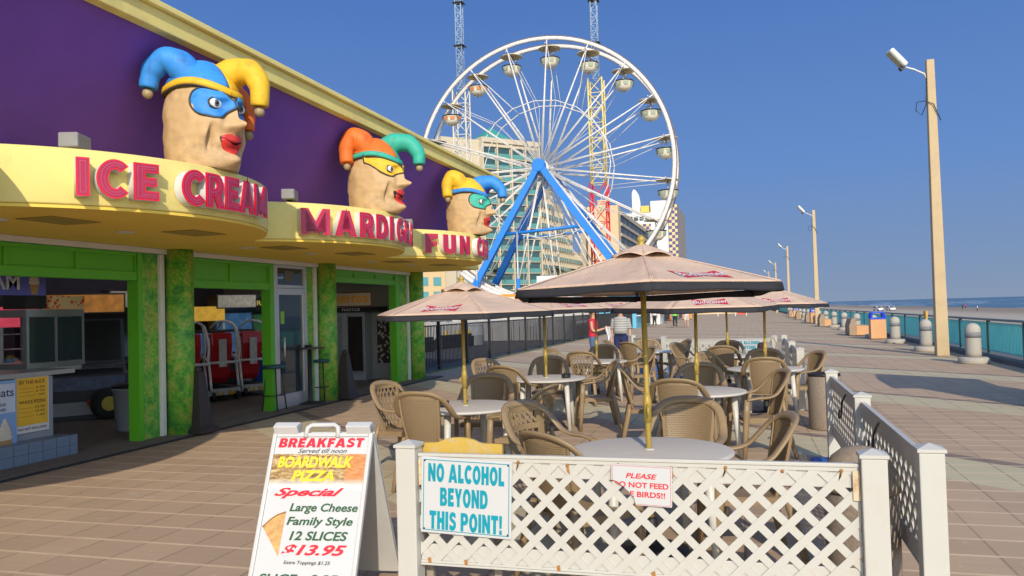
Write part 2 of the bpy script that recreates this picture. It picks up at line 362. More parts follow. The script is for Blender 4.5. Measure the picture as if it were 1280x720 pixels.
# ---------------------------------------------------------------- arcade building
YEL = M('pale_yellow_stucco', (.79, .66, .22), .8, nz=.07, ns=2.5, bp=.3, bs=70, dirt=((.50, .40, .16), .5, 1.6))
SOF = M('mustard_soffit', (.86, .60, .10), .75, nz=.08, ns=2)
PUR = M('purple_stucco', (.155, .06, .365), .85, nz=.16, ns=1.5, bp=.4, bs=60, dirt=((.12, .05, .22), .5, .9))
GRN = M('bright_green_paint', (.105, .43, .02), .45, nz=.08, ns=3)
WHT = M('white_trim', (.66, .66, .63), .5, nz=.06, ns=5)
ALU = M('aluminium', (.55, .56, .57), .35, .6, nz=.05)
DKM = M('dark_metal', (.03, .03, .032), .45, .3, nz=.2)
BLK = M('black_plastic', (.018, .018, .02), .5, nz=.2)
def mural_mat():
    m, nt, b = new_mat('leaf_mural_paint'); co = pos(nt)
    n = noise(nt, 4.5, co, 8, .7); n2 = noise(nt, 2.2, co, 4)
    c = ramp(nt, n, [(.3, (.03, .14, .06)), (.42, (.08, .40, .04)), (.5, (.22, .60, .05)), (.58, (.55, .60, .10)), (.70, (.15, .52, .07))])
    c = mixc(nt, mth(nt, 'MULTIPLY', n2, .5), c, (.10, .36, .05))
    vo = nt.nodes.new('ShaderNodeTexVoronoi'); vo.inputs['Scale'].default_value = 22; nt.links.new(co, vo.inputs['Vector'])
    c = mixc(nt, mth(nt, 'MULTIPLY', vo.outputs['Distance'], .5), c, (.02, .09, .03))
    nt.links.new(c, b.inputs['Base Color']); b.inputs['Roughness'].default_value = .55
    return m
MUR = mural_mat()
bld = thing('arcade_building', (-8.05, 10, 0), 'yellow and purple arcade building with scalloped canopy and green fronts along the boardwalk', 'building')
def B(name, mb, mat, **k): return mb.build(name, mat, bld, world=True, **k)
CYS = [-4.9, -.85, 3.2, 7.25, 11.3, 15.35]; CX, CR = -7.67, 2.47; HA = R(54.9)
for yc in CYS:
    ol = [(-8.6, yc - 2.02)] + arc(CX, yc, CR, -HA, HA, 40) + [(-8.6, yc + 2.02)]
    c = B('canopy', MB().prism(ol, 2.73, 3.24), YEL, bevel=.02)
    for p in c.data.polygons: p.use_smooth = abs(p.normal.z) < .5
    B('soffit', MB().prism([(-8.6, yc - 2.02)] + arc(CX, yc, CR - .012, -HA, HA, 40) + [(-8.6, yc + 2.02)], 2.70, 2.727), SOF)
    for dx, dy in ((-6.5, -.9), (-6.2, .75)):
        B('soffit_vent', MB().bx(dx - .22, dx + .22, yc + dy - .3, yc + dy + .3, 2.69, 2.698), M('olive_vent', (.38, .28, .06), .6))
    for dx, dy in ((-6.9, -1.25), (-6.75, .25)):
        B('downlight', MB().lathe([(.09, 2.685), (.105, 2.69), (.105, 2.698)], (dx, yc + dy, 0), 18), WHT)
B('end_fascia', MB().bx(-8.6, -6.27, 17.38, 18.7, 2.72, 3.24), YEL)
B('end_soffit', MB().bx(-8.6, -6.28, 17.38, 18.69, 2.70, 2.717), SOF)
# leaning purple wall
prof = [(-7.3, 3.235), (-6.75, 3.235), (-5.78, 4.66), (-7.3, 4.66)]
B('purple_wall', MB().prism([(x, z) for x, z in prof][::-1], -7, 18.4, lambda u, v, w: (u, w, v)), PUR)
B('cornice', MB().bx(-7.4, -5.66, -7, 18.6, 4.662, 4.862), YEL, bevel=.01)
B('cornice_cap', MB().bx(-7.4, -5.60, -7.02, 18.66, 4.864, 4.93), M('cap_yellow', (.82, .68, .24), .7, nz=.06, dirt=((.5, .42, .2), .4, 1.5)), bevel=.01)
B('roof', MB().bx(-16, -7.42, -7, 18.5, 4.7, 4.85), M('roof_felt', (.2, .2, .19), .9))
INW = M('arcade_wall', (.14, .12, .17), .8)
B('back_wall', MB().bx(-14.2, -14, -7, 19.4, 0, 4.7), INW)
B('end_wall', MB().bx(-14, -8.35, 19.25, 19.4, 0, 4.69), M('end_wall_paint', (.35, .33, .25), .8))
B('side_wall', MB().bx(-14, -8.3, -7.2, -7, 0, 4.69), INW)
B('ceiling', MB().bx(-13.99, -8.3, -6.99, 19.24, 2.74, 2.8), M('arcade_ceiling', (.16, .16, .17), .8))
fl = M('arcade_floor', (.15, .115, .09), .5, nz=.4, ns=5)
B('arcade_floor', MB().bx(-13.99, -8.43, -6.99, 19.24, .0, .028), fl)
B('header_beam', MB().bx(-8.12, -7.97, -7, 18.6, 2.625, 2.695), WHT)
def header(y0, y1, z0, z1=2.62, step=1.05):
    mb = MB().bx(-8.12, -8.06, y0, y1, z0, z1)
    mb.bx(-8.058, -8.03, y0, y1, z0, z0 + .12); mb.bx(-8.058, -8.03, y0, y1, z1 - .05, z1)
    n = max(1, round((y1 - y0) / step))
    for i in range(n + 1):
        y = y0 + (y1 - y0) * i / n
        mb.bx(-8.0575, -8.032, max(y0, y - .02), min(y1, y + .02), z0 + .121, z1 - .051)
    B('door_header', mb, GRN, bevel=.004)
header(1.0, 9.13, 2.235); header(10.15, 12.33, 2.16); header(14.55, 17.6, 2.36)
for y0, y1 in ((9.14, 9.225), (12.335, 12.46), (17.61, 17.83), (.7, .99)):
    B('door_jamb', MB().bx(-8.2, -8.02, y0, y1, .03, 2.62), GRN)
for y0, y1 in ((9.23, 9.56), (13.6, 13.83), (17.84, 18.3), (.2, .69)):
    B('mural_panel', MB().bx(-8.16, -8.05, y0, y1, .03, 2.62), MUR)
for y0 in (9.565, 13.835, 18.305, .1):
    B('trim_strip', MB().bx(-8.17, -8.0, y0, y0 + .085, .03, 2.62), WHT, bevel=.008)
    B('column', MB().lathe([(.2, .03), (.2, 2.695)], (-7.93, y0 + .3, 0), 32), MUR)
    B('pier', MB().bx(-8.3, -8.12, y0 + .09, y0 + .5, .03, 2.62), MUR)
# glazed door
GLS = bpy.data.materials.new('door_glass'); GLS.use_nodes = True
_b = GLS.node_tree.nodes['Principled BSDF']; _b.inputs['Base Color'].default_value = (.05, .075, .085, 1); _b.inputs['Roughness'].default_value = .04; _b.inputs['Transmission Weight'].default_value = .35
dr = B('entrance_door', MB().bx(-8.12, -8.05, 12.56, 12.66, .03, 2.2).bx(-8.12, -8.05, 13.46, 13.56, .03, 2.2).bx(-8.12, -8.05, 12.661, 13.459, 2.08, 2.2).bx(-8.12, -8.05, 12.661, 13.459, .03, .28), ALU, bevel=.006)
def sub(name, mb, mat, par, **k): return mb.build(name, mat, par, world=True, **k)
sub('door_glass', MB().bx(-8.09, -8.08, 12.655, 13.465, .275, 2.085), GLS, dr)
sub('door_handle', MB().tube([(-8.05, 12.72, .95), (-7.99, 12.72, .95), (-7.99, 12.72, 1.3), (-8.05, 12.72, 1.3)], .016), ALU, dr)
sub('door_sticker', MB().bx(-8.079, -8.076, 12.74, 12.86, 1.55, 1.78), M('lime_sticker', (.25, .55, .08)), dr)
tw = B('transom_window', MB().bx(-8.12, -8.05, 12.56, 12.62, 2.205, 2.62).bx(-8.12, -8.05, 13.5, 13.56, 2.205, 2.62).bx(-8.12, -8.05, 12.621, 13.499, 2.205, 2.26).bx(-8.12, -8.05, 12.621, 13.499, 2.57, 2.62), ALU)
sub('transom_glass', MB().bx(-8.09, -8.08, 12.61, 13.51, 2.25, 2.58), GLS, tw)
sub('notice', MB().bx(-8.079, -8.074, 12.9, 13.2, 2.33, 2.52), M('dark_notice', (.12, .13, .12)), tw)
B('door_mullion', MB().bx(-8.16, -8.04, 12.465, 12.555, .03, 2.62).bx(-8.16, -8.04, 13.562, 13.597, .03, 2.62), ALU)
# floodlight boxes on the canopies
for (x, y) in ((-5.95, 6.0), (-6.0, 9.75), (-6.0, 13.8)):
    t = thing('floodlight', (x, y, 3.24), 'grey box floodlight on the canopy behind the ' + {6.0: 'ICE CREAM letters', 9.75: 'MARDI GRAS letters', 13.8: 'FUN CENTER letters'}[y], 'floodlight', 'floodlights on the canopies', R(20))
    MB().bx(-.09, .09, -.14, .14, .05, .19).build('housing', M('flood_grey', (.24, .24, .235), .5), t, bevel=.015)
    MB().bx(-.03, .03, -.05, .05, 0, .05).build('bracket', DKM, t)
# ---------------------------------------------------------------- channel letter signs
RED = M('red_acrylic_rim', (.75, .015, .05), .25, nz=.05)
FACE = M('plum_acrylic_face', (.42, .022, .075), .18, nz=.3, ns=14)
NEON = M('neon_tube', (.52, .08, .13), .3)
def letter_sign(label, yc, letters, zs=2.97, hh=.345):
    t = thing('letter_sign', (CX, yc, zs), label, 'sign', 'letter signs on the canopies')
    for ch, deg, wd in letters:
        a = R(deg)
        n = Vector((math.cos(a), math.sin(a), 0)); x = Vector((-math.sin(a), math.cos(a), 0))
        base = n * (CR + .005)
        ex = .055
        l = block('letter', ch, WHT, t, frame(base + n * ex, x, n), hh - .006, wd - .006, ex)
        block('letter_rim', ch, RED, l, frame(base + n * (2 * ex + .008), x, n), hh, wd, .008)
        block('letter_face', ch, FACE, l, frame(base + n * (2 * ex + .0175), x, n), hh, wd, .001, .013)
        block('letter_tube', ch, NEON, l, frame(base + n * (2 * ex + .0195), x, n), hh, wd, .0006, .030)
        block('letter_core', ch, FACE, l, frame(base + n * (2 * ex + .0208), x, n), hh, wd, .0004, .036)
letter_sign('large plum and red letters ICE CREAM curving round the nearest yellow canopy', 7.25, [('I', -36.4, .11), ('C', -31.0, .27), ('E', -24.4, .235), ('C', -13.6, .27), ('R', -7.6, .25), ('E', -2.1, .22), ('A', 3.6, .28), ('M', 10.6, .33)])
letter_sign('large plum and red letters MARDI GRAS curving round the middle yellow canopy', 11.3, [('M', -37.0, .42), ('A', -26.6, .36), ('R', -17.8, .30), ('D', -10.4, .29), ('I', -4.6, .11), ('G', 2.0, .29), ('R', 9.2, .28), ('A', 17.0, .31), ('S', 24.0, .26)], hh=.36)
letter_sign('large plum and red letters FUN CENTER curving round the farthest yellow canopy', 15.35, [('F', -35.3, .28), ('U', -25.8, .33), ('N', -16.0, .33), ('C', -2.4, .28), ('E', 4.0, .23), ('N', 10.4, .28), ('T', 17.0, .25), ('E', 23.0, .23), ('R', 29.2, .26)], hh=.36)
# ---------------------------------------------------------------- jester heads on the canopies
SKN = M('painted_flesh', (.55, .37, .185), .6, nz=.22, ns=2.5, bp=.45, bs=7, dirt=((.2, .13, .075), .6, 2.6))
EYE_W = M('eye_white', (.8, .8, .76), .25); EYE_D = M('eye_dark', (.015, .015, .02), .2)
LIP = M('lip_red', (.55, .035, .03), .35, nz=.2); MOU = M('mouth_dark', (.03, .008, .01), .5)
OUT = M('dark_outline', (.05, .045, .04), .6)
BELL = M('bell_paint', (.33, .25, .13), .45, nz=.45, ns=9)
HC = {'blue': M('jester_blue', (.035, .26, .72), .6, nz=.25, ns=3, bp=.3, bs=10, dirt=((.02, .05, .15), .6, 6)), 'yellow': M('jester_yellow', (.78, .47, .025), .6, nz=.2, ns=3, bp=.3, bs=10, dirt=((.35, .18, .02), .6, 6)), 'orange': M('jester_orange', (.78, .16, .02), .6, nz=.25, ns=3, bp=.3, bs=10, dirt=((.25, .04, .01), .6, 6)),
      'teal': M('jester_teal', (.04, .42, .30), .6, nz=.25, ns=3, bp=.3, bs=10, dirt=((.01, .14, .10), .6, 6))}
FA, FB, FC = .44, .35, .60
def rho(z):
    p = 5.5 if z < 0 else 2.2
    return max(1e-4, 1 - min(1, abs(z) / FC) ** p) ** (1 / p)
def _g(y, z, cy, cz, sy, sz): return math.exp(-((y - cy) / sy) ** 2 - ((z - cz) / sz) ** 2)
def face_disp(y, z):
    ay = abs(y)
    d = .19 * _g(y, z, 0, -.10, .055, .06) + .10 * _g(y, z, 0, .04, .045, .13) + .07 * _g(ay, z, .075, -.115, .035, .04)
    d += .045 * _g(ay, z, .13, .19, .12, .045) - .045 * _g(ay, z, .13, .10, .07, .05)
    d += .07 * _g(ay, z, .19, -.08, .09, .1) + .13 * _g(y, z, 0, -.46, .085, .065) - .09 * _g(ay, z, .2, -.22, .028, .13) + .05 * _g(ay, z, .27, -.2, .05, .12)
    d += .035 * _g(y, z, 0, -.24, .13, .07) - .03 * _g(y, z, 0, -.335, .12, .03)
    return d
def face_x(y, z, off=0.):
    q = rho(z) ** 2 - (y / FB) ** 2
    return FA * math.sqrt(max(q, .002)) + face_disp(y, z) * min(1, max(q, 0) * 3) + off
def patch(outline, c, off, rim=.012, nr=8, mirror=False):
    """closed face patch raised off the face: outline in (y, z) round centre c"""
    mb = MB(); n = len(outline); s = -1 if mirror else 1; vs = []
    for k in range(nr + 1):
        q = k / nr
        for (y, z) in outline:
            yy, zz = c[0] + (y - c[0]) * q, c[1] + (z - c[1]) * q
            vs.append((face_x(s * yy, zz, off * (1 if k < nr else .0) + (off * .0)), s * yy, zz))
    fs = [(k * n + i, k * n + (i + 1) % n, (k + 1) * n + (i + 1) % n, (k + 1) * n + i) for k in range(nr) for i in range(n)]
    if mirror: fs = [tuple(reversed(f)) for f in fs]
    return mb.add(vs, [tuple(reversed(f)) for f in fs], True)
def outline_tube(outline, off, r, mirror=False):
    s = -1 if mirror else 1
    pts = [(face_x(s * y, z, off), s * y, z) for y, z in outline]; pts.append(pts[0])
    return MB().tube(pts, r, 6, caps=False)
def spl(pts, n=6, closed=True):
    """Catmull-Rom through 2-D or 3-D points"""
    out = []; m = len(pts); P_ = [Vector(p) for p in pts]
    for i in range(m if closed else m - 1):
        p0, p1, p2, p3 = (P_[(i - 1) % m], P_[i], P_[(i + 1) % m], P_[(i + 2) % m]) if closed else (P_[max(i - 1, 0)], P_[i], P_[i + 1], P_[min(i + 2, m - 1)])
        for k in range(n):
            t = k / n
            out.append(tuple(.5 * ((2 * p1) + (p2 - p0) * t + (2 * p0 - 5 * p1 + 4 * p2 - p3) * t * t + (3 * p1 - p0 - 3 * p2 + p3) * t ** 3)))
    if not closed: out.append(tuple(P_[-1]))
    return out
def jester(label, loc, rz, mask, capA, capB, band, hornC, shape, sc_=1.):
    t = thing('jester_head', loc, label, 'statue', 'jester heads on the canopies', rz); t.scale = (sc_, sc_, sc_)
    Z0 = .53                                                      # centre of the head above the canopy
    def H(name, mb, mat, par=t, **k):
        o = mb.build(name, mat, par, T=Matrix.Translation((0, 0, Z0)), **k); return o
    def hd(u, v):
        th = math.pi * (.06 + .93 * v); ph = 2 * math.pi * u
        z = -FC * math.cos(th); q_ = rho(z); y, x = FB * q_ * math.sin(ph), FA * q_ * math.cos(ph)
        if z < -.3: k = (z + .3); x += -.12 * k * (1 if x < 0 else .2)
        if math.cos(ph) > -.05:
            q = q_ * q_ - (y / FB) ** 2
            x += face_disp(y, z) * min(1, max(q, 0) * 3) * min(1, (math.cos(ph) + .05) * 6)
        nz_ = .016 * mnoise.noise(Vector((x * 5, y * 5, z * 5))) + .008 * mnoise.noise(Vector((x * 13, y * 13, z * 13)))
        if x > 0 and z > .2: nz_ -= .012 * abs(math.sin(34 * z))          # forehead furrows
        k = 1 + nz_ / max(.2, math.hypot(x, y)); z = max(z, -Z0)
        return (x * k, y * k, z)
    H('head', MB().grid(hd, 128, 110), SKN)
    # mask: both eye lobes and the bridge between
    if mask[1] == 'round': lob = [(.0, .115), (.05, .15), (.13, .235), (.25, .21), (.29, .10), (.26, -.01), (.14, -.045), (.06, .01), (.0, .06)]
    else: lob = [(.0, .105), (.06, .15), (.16, .2), (.30, .275), (.325, .24), (.27, .07), (.17, -.01), (.08, .02), (.0, .05)]
    lob = [(y * 1.08, .02 + z * 1.2) for y, z in lob]
    half = spl(lob, 5, False); full = half + [(-y, z) for y, z in reversed(half[1:-1])]
    for mir in (False, True):
        hf = half
        m = H('mask', patch(hf, (.16, .13), .03, nr=10, mirror=mir), HC[mask[0]]) if not mir else H('mask', patch(hf, (.16, .13), .03, nr=10, mirror=True), HC[mask[0]])
        H('mask_edge', outline_tube(hf, .012, .012, mir), OUT, m)
    for s in (1, -1):
        ex = face_x(.15 * s, .125, .012)
        e = H('eye', MB().sph((ex, s * .15, .125), (.055, .082, .062), 18, 12), EYE_W)
        dv = Vector((.9, s * .15 - .25, -.05)).normalized()
        H('iris', MB().sph(Vector((ex, s * .15, .125)) + dv * .034, (.03, .038, .04), 14, 8), M('iris_grey', (.12, .13, .14), .3), e)
        H('pupil', MB().sph(Vector((ex, s * .15, .125)) + dv * .052, (.018, .021, .022), 10, 8), EYE_D, e)
        rim = [(.088 * math.cos(a), .06 * math.sin(a)) for a in [2 * math.pi * k / 20 for k in range(21)]]
        H('eyelid', MB().tube([(ex + .026 - 2.6 * a_ * a_, s * .15 + a_, .125 + b_) for a_, b_ in rim], .01, 6, caps=False), OUT, e)
    up = spl([(-.15, -.195), (-.07, -.165), (0, -.185), (.07, -.165), (.15, -.195), (.09, -.225), (0, -.235), (-.09, -.225)], 4)
    lo = spl([(-.15, -.2), (-.09, -.235), (0, -.25), (.09, -.235), (.15, -.2), (.10, -.29), (0, -.33), (-.10, -.29)], 4)
    up = [(y * .92, (z + .2) * 1.25 - .23) for y, z in up]; lo = [(y * .92, (z + .2) * 1.25 - .235) for y, z in lo]
    if mask[1] != 'round': lo = [(y * .8, z - .03) for y, z in lo]; up = [(y * .8, z) for y, z in up]
    H('mouth', patch(spl([(-.15, -.21), (0, -.22), (.15, -.21), (.1, -.33), (0, -.35), (-.1, -.33)], 4), (0, -.27), .012), MOU)
    H('lip', patch(up, (0, -.215), .03), LIP); H('lip', patch(lo, (0, -.31), .032), LIP)
    # hat: two half domes, a band, three horns with bells
    def dome(s):
        def fn(u, v):
            ph = math.pi * (u - .5) * 1.0 + (math.pi / 2 if s > 0 else -math.pi / 2); ze = .33 - .02 * math.cos(ph) - .06 * math.sin(ph)
            th = (1 - v) * math.acos(min(.98, ze / (FC * 1.1)))
            return (FA * 1.13 * math.sin(th) * math.cos(ph) - .02, FB * 1.13 * math.sin(th) * math.sin(ph), FC * 1.1 * math.cos(th))
        return fn
    H('cap', MB().grid(dome(-1), 28, 14), HC[capA], solid=.02); H('cap', MB().grid(dome(1), 28, 14), HC[capB], solid=.02)
    bnd = []
    for k in range(49):
        ph = 2 * math.pi * k / 48; ze = .32 - .02 * math.cos(ph) - .06 * math.sin(ph); th = math.acos(ze / (FC * 1.1))
        bnd.append((FA * 1.16 * math.sin(th) * math.cos(ph) - .02, FB * 1.16 * math.sin(th) * math.sin(ph), ze - .02 - .02 * math.cos(3 * ph)))
    hb_ = H('hat_band', MB().tube(bnd, .035, 8, caps=False, flat=(.022, .042)), HC[band])
    H('band_edge', MB().tube([(x * 1.01, y * 1.01, z - .042) for x, y, z in bnd], .014, 6, caps=False), OUT, hb_)
    for (c_, pts, r0) in hornC:
        pts = spl(pts, 6, False); n = len(pts)
        h = H('hat_horn', MB().tube(pts, [r0 * (1 - .52 * (k / (n - 1)) ** .9) * (.97 + .03 * math.cos(k * 1.1)) for k in range(n)], 14), HC[c_])
        tip = Vector(pts[-1]); d = (tip - Vector(pts[-2])).normalized()
        H('bell', MB().sph(tip + d * .055, .055, 14, 10), BELL, h)
    return t
# local frame: face looks along +x, -y is its side towards the photograph
hornL = [(.02, -.12, .42), (-.06, -.24, .58), (-.17, -.33, .62), (-.28, -.40, .50), (-.31, -.42, .33)]
hornR = [(.08, .12, .44), (.28, .20, .54), (.48, .24, .52), (.60, .24, .36), (.60, .24, .14)]
hornB = [(-.10, .20, .46), (-.1, .42, .50), (.02, .55, .36), (.06, .58, .16), (.06, .58, .02)]
jester('giant jester head in a blue mask with blue and yellow hat above ICE CREAM', (-5.5, 7.25, 3.24), R(-13), ('blue', 'round'), 'blue', 'yellow', 'yellow', [('blue', hornL, .19), ('yellow', hornR, .19), ('orange', hornB, .13)], 0)
hornL2 = [(-.02, -.10, .40), (-.10, -.22, .60), (-.20, -.30, .64), (-.27, -.35, .47), (-.25, -.38, .24)]
jester('giant jester head in a yellow mask with orange and teal hat above MARDI GRAS', (-5.5, 11.40, 3.24), R(-8), ('yellow', 'cat'), 'orange', 'teal', 'teal', [('orange', hornL2, .21), ('teal', [(.1, .1, .48), (.30, .14, .58), (.52, .2, .56), (.66, .22, .40), (.68, .22, .22)], .19), ('orange', hornB, .12)], 0)
jester('giant jester head in a teal mask with yellow and blue hat above FUN CENTER', (-5.42, 15.5, 3.24), R(-5), ('teal', 'round'), 'yellow', 'blue', 'blue', [('yellow', hornL2, .20), ('blue', [(.1, .1, .46), (.30, .12, .54), (.52, .16, .54), (.68, .18, .40), (.72, .18, .22)], .19), ('yellow', hornB, .12)], 0)
# ---------------------------------------------------------------- ferris wheel (axle along +y)
WM = M('wheel_white', (.66, .64, .60), .45, nz=.12, ns=3, dirt=((.45, .2, .1), .35, 2.5)); WB = M('wheel_blue', (.02, .20, .62), .4, nz=.15, ns=1.5)
GON = M('gondola_cream', (.82, .76, .60), .5, nz=.1); GOR = M('gondola_stripe', (.62, .22, .08), .5); GGR = M('gondola_green', (.32, .38, .28), .5)
CAN_ = M('gondola_canopy', (.88, .74, .42), .6, nz=.15); SLV = M('galvanised_steel', (.45, .45, .44), .45, .5, nz=.15)
WC = Vector((-21.15, 87.4, 17.35)); WR = 14.5; HWID = 1.5; NG = 19; A0 = R(4)
fw = thing('ferris_wheel', (WC.x, WC.y, 0), 'tall white ferris wheel on blue legs behind the arcade', 'ferris wheel')
def wl(name, mb, mat, par=fw, **k): return mb.build(name, mat, par, **k)
def wp(a, r, dy): return Vector((r * math.sin(a), dy, WC.z + r * math.cos(a)))
for s in (-1, 1):
    mb = MB(); n = 96
    mb.tube([wp(2 * math.pi * k / n, WR, s * HWID) for k in range(n + 1)], .1, 6, caps=False, flat=(.14, .24))
    rm = wl('rim', mb, WM)
    wl('light_strip', MB().tube([wp(2 * math.pi * k / n, WR + .27, s * HWID) for k in range(n + 1)], .05, 5, caps=False), M('strip_brown', (.16, .12, .11), .6), rm)
    wl('inner_ring', MB().tube([wp(2 * math.pi * (k + .5) / NG + A0, WR * .53, s * HWID * .86) for k in range(NG + 1)], .06, 6, caps=False), WM)
    for k in range(NG):
        a = A0 + 2 * math.pi * k / NG
        mb = MB().tube([wp(a + .06, 1.0, s * 1.6), wp(a, WR, s * HWID)], .075, 6)
        mb.tube([wp(a - .1, 1.0, s * 1.6), wp(a, WR * .97, s * HWID)], .05, 5)
        wl('spoke', mb, WM)
    mb = MB()
    for k in range(NG):
        a = A0 + 2 * math.pi * k / NG; a2 = a + math.pi / NG
        mb.tube([wp(a2, WR * .53, s * HWID * .86), wp(a, WR * .97, s * HWID)], .035, 5)
        if k % 2 == 0: mb.tube([wp(a2, WR * .53, s * HWID * .86), wp(a, 1.1, -s * 1.4)], .028, 5)
    br = wl('bracing', mb, WM); br['kind'] = 'stuff'
wl('hub', MB().lathe([(.45, -2.6), (.45, -1.8), (.85, -1.78), (.9, -1.4), (.5, -1.38), (.5, 1.38), (.9, 1.4), (.85, 1.78), (.45, 1.8), (.45, 2.6)], (0, 0, WC.z), 24, T=Matrix.Rotation(R(-90), 4, 'X')), WM)
for k in range(NG):
    a = A0 + 2 * math.pi * k / NG
    c = Vector((0, 0, 0)); g0 = wp(a, WR - .75, 0); GS = Matrix.Translation(g0) @ Matrix.Scale(1.52, 4)
    prof = [(.12, -1.42), (.34, -1.40), (.5, -1.27), (.64, -1.10), (.70, -.82), (.72, -.80), (.72, -.76), (.66, -.76), (.6, -1.05)]
    g = wl('gondola', MB().lathe(prof, c, 18), GON, T=GS)
    if k == 0: g['label'] = 'cream round gondola tub with striped rim'
    cl = GOR if k in (15, 16, 17) else GGR
    st = MB()
    for q in range(8):
        an = 2 * math.pi * (q + .5) / 8
        d = Vector((math.cos(an), math.sin(an), 0)); si = Vector((-d.y, d.x, 0))
        p0, p1 = c + d * .672 + Vector((0, 0, -1.1)), c + d * .705 + Vector((0, 0, -.86))
        st.add([p0 - si * .15, p0 + si * .15, p1 + si * .2, p1 - si * .2], [(0, 1, 2, 3)])
    wl('stripe', st, cl, g, T=GS)
    wl('rim_band', MB().lathe([(.735, -.80), (.745, -.76), (.735, -.72), (.65, -.72), (.65, -.80)], c, 18), BLK, g, T=GS)
    wl('canopy', MB().lathe([(.08, .12), (.4, .10), (.84, .02), (.84, -.01), (.4, .05), (.06, .07)], c, 18), CAN_, g, T=GS)
    wl('stem', MB().tube([c + Vector((0, 0, .15)), c + Vector((0, 0, -1.55))], .04, 6).tube([c + Vector((0, -HWID, 0)), c + Vector((0, HWID, 0))], .04, 6), SLV, g, T=GS)
# blue A-frames
def leg(p0, p1, wd=.34):
    return MB().tube([p0, p1], 1, 4, flat=(wd, .4), up=(0, 1, 0))
for s in (-1, 1):
    hb = Vector((0, s * 2.7, WC.z + .2)); x0, x1 = (-9.9, 11.6)
    wl('leg', leg(hb, Vector((x0, s * 3.6, .3))), WB); wl('leg', leg(hb + Vector((.1, 0, 0)), Vector((x1, s * 3.6, 1.2))), WB)
    for i, t_ in enumerate((.42,)):
        zz = WC.z * (1 - t_)
        wl('cross_brace', MB().tube([(x0 * t_, s * (2.7 + .9 * t_), zz), (x1 * t_ * .97, s * (2.7 + .9 * t_), zz + .5)], .18 if s < 0 else .13, 6), WB)
    wl('bearing_cap', MB().lathe([(.66, -.5), (.74, -.4), (.74, .4), (.66, .5)], (0, s * 2.7, WC.z + .1), 16, T=Matrix.Rotation(R(90), 4, 'X')), WB)
    wl('stay_rod', MB().tube([(.8, s * 2.6, WC.z - .6), (10.2, s * 4.2, .6)], .11, 6).tube([(1.1, s * 2.6, WC.z - .6), (11.5, s * 3.0, 2.2)], .1, 6), WM)
    wl('guard_ring', MB().tube([wp(R(180 + a), WR + .3, s * 2.3) for a in range(-40, 41, 4)], .3, 8), WM) if s < 0 else None
for x in (-6.4, -1.8):
    wl('flag_pole', MB().tube([(x, -6, 0), (x, -6, 10)], .1, 8), SLV); wl('pole_sleeve', MB().tube([(x, -6, 1.2), (x, -6, 5.0)], .2, 8), WB)
# loading deck of the wheel
pl = thing('slatted_wall', (-10.2, 41.5, 0), 'low weathered grey slatted wall with a deck behind the black picket fence', 'wall')
pl_s = MB()
pl_s.bx(-8.0, 1.6, .031, .039, .9, 1.0)
for i in range(62): pl_s.bx(-8.0 + i * .155, -7.87 + i * .155, -.02, .03, .05, 1.15 + .015 * (i % 3))
pl_s.build('skirt', M('weathered_grey_board', (.34, .33, .32), .8, nz=.3, ns=1.2), pl)
MB().bx(-8, 1.6, .04, 3, .9, 1.02).build('deck', M('deck_grey', (.3, .3, .3), .8), pl)
pl = thing('loading_platform', (WC.x, 80.5, 0), 'raised loading deck with an orange rail and white booth under the ferris wheel', 'platform')
MB().bx(-9, 6, 0, 6, 0, 2.2).build('deck', M('deck_pale', (.45, .43, .4), .8), pl)
ORG = M('safety_orange', (.75, .28, .03), .5, nz=.15)
for i in range(9): MB().bx(-6.9 + i * 1.2, -6.8 + i * 1.2, .4, .5, 2.21, 3.4).build('rail_post', ORG, pl)
MB().bx(-6.9, 2.9, .25, .39, 2.5, 2.9).bx(-6.9, 2.9, .25, .39, 3.1, 3.4).bx(-6.9, -6.7, .25, .39, 2.91, 3.09).build('rail', ORG, pl)
MB().bx(.2, 4.2, 1.0, 3.0, 2.21, 5.2).build('control_booth', M('booth_white', (.7, .7, .68), .5), pl)
MB().bx(.8, 3.6, .95, .99, 3.6, 4.7).build('booth_window', M('booth_glass', (.05, .08, .10), .1), pl)
# ---------------------------------------------------------------- lattice towers
def lattice(name, base, label, secs):
    t = thing(name, base, label, 'tower', 'lattice ride towers')
    for (z0, z1, wd, mat, r) in secs:
        mb = MB(); h = wd / 2; cs = [(-h, -h), (h, -h), (h, h), (-h, h)]
        for x, y in cs: mb.tube([(x, y, z0), (x, y, z1)], r, 5)
        n = max(1, round((z1 - z0) / (wd * 1.15))); dz = (z1 - z0) / n
        for k in range(n):
            for q in range(4):
                (xa, ya), (xb, yb) = cs[q], cs[(q + 1) % 4]
                if k % 2: (xa, ya), (xb, yb) = (xb, yb), (xa, ya)
                mb.tube([(xa, ya, z0 + k * dz), (xb, yb, z0 + (k + 1) * dz)], r * .62, 4)
                mb.tube([(xa, ya, z0 + k * dz), (xb, yb, z0 + k * dz)], r * .55, 4)
        mb.build('mast_section', mat, t)
    return t
TW = M('tower_white', (.62, .58, .46), .5); TYE = M('tower_yellow', (.70, .56, .18), .5); TRE = M('tower_red', (.60, .03, .03), .5); TBL = M('tower_blue', (.30, .40, .55), .5)
tl = lattice('ride_tower', (-39.8, 112.5, 0), 'cream and pale blue lattice ride tower to the left of the ferris wheel', [(0, 35, 2.0, TW, .12), (35, 58, .9, TBL, .08)])
tr = lattice('ride_tower', (-20.4, 118.6, 0), 'red and yellow lattice ride tower seen behind the ferris wheel', [(0, 20.3, 2.4, TRE, .136), (20.3, 36.1, 2.1, TYE, .12), (36.1, 60, .9, TBL, .08)])
for t, x in ((tl, 0), (tr, 0)):
    for z in (41.5, 48): MB().bx(-.8, .8, -.8, .8, z, z + .1).build('work_platform', DKM, t)
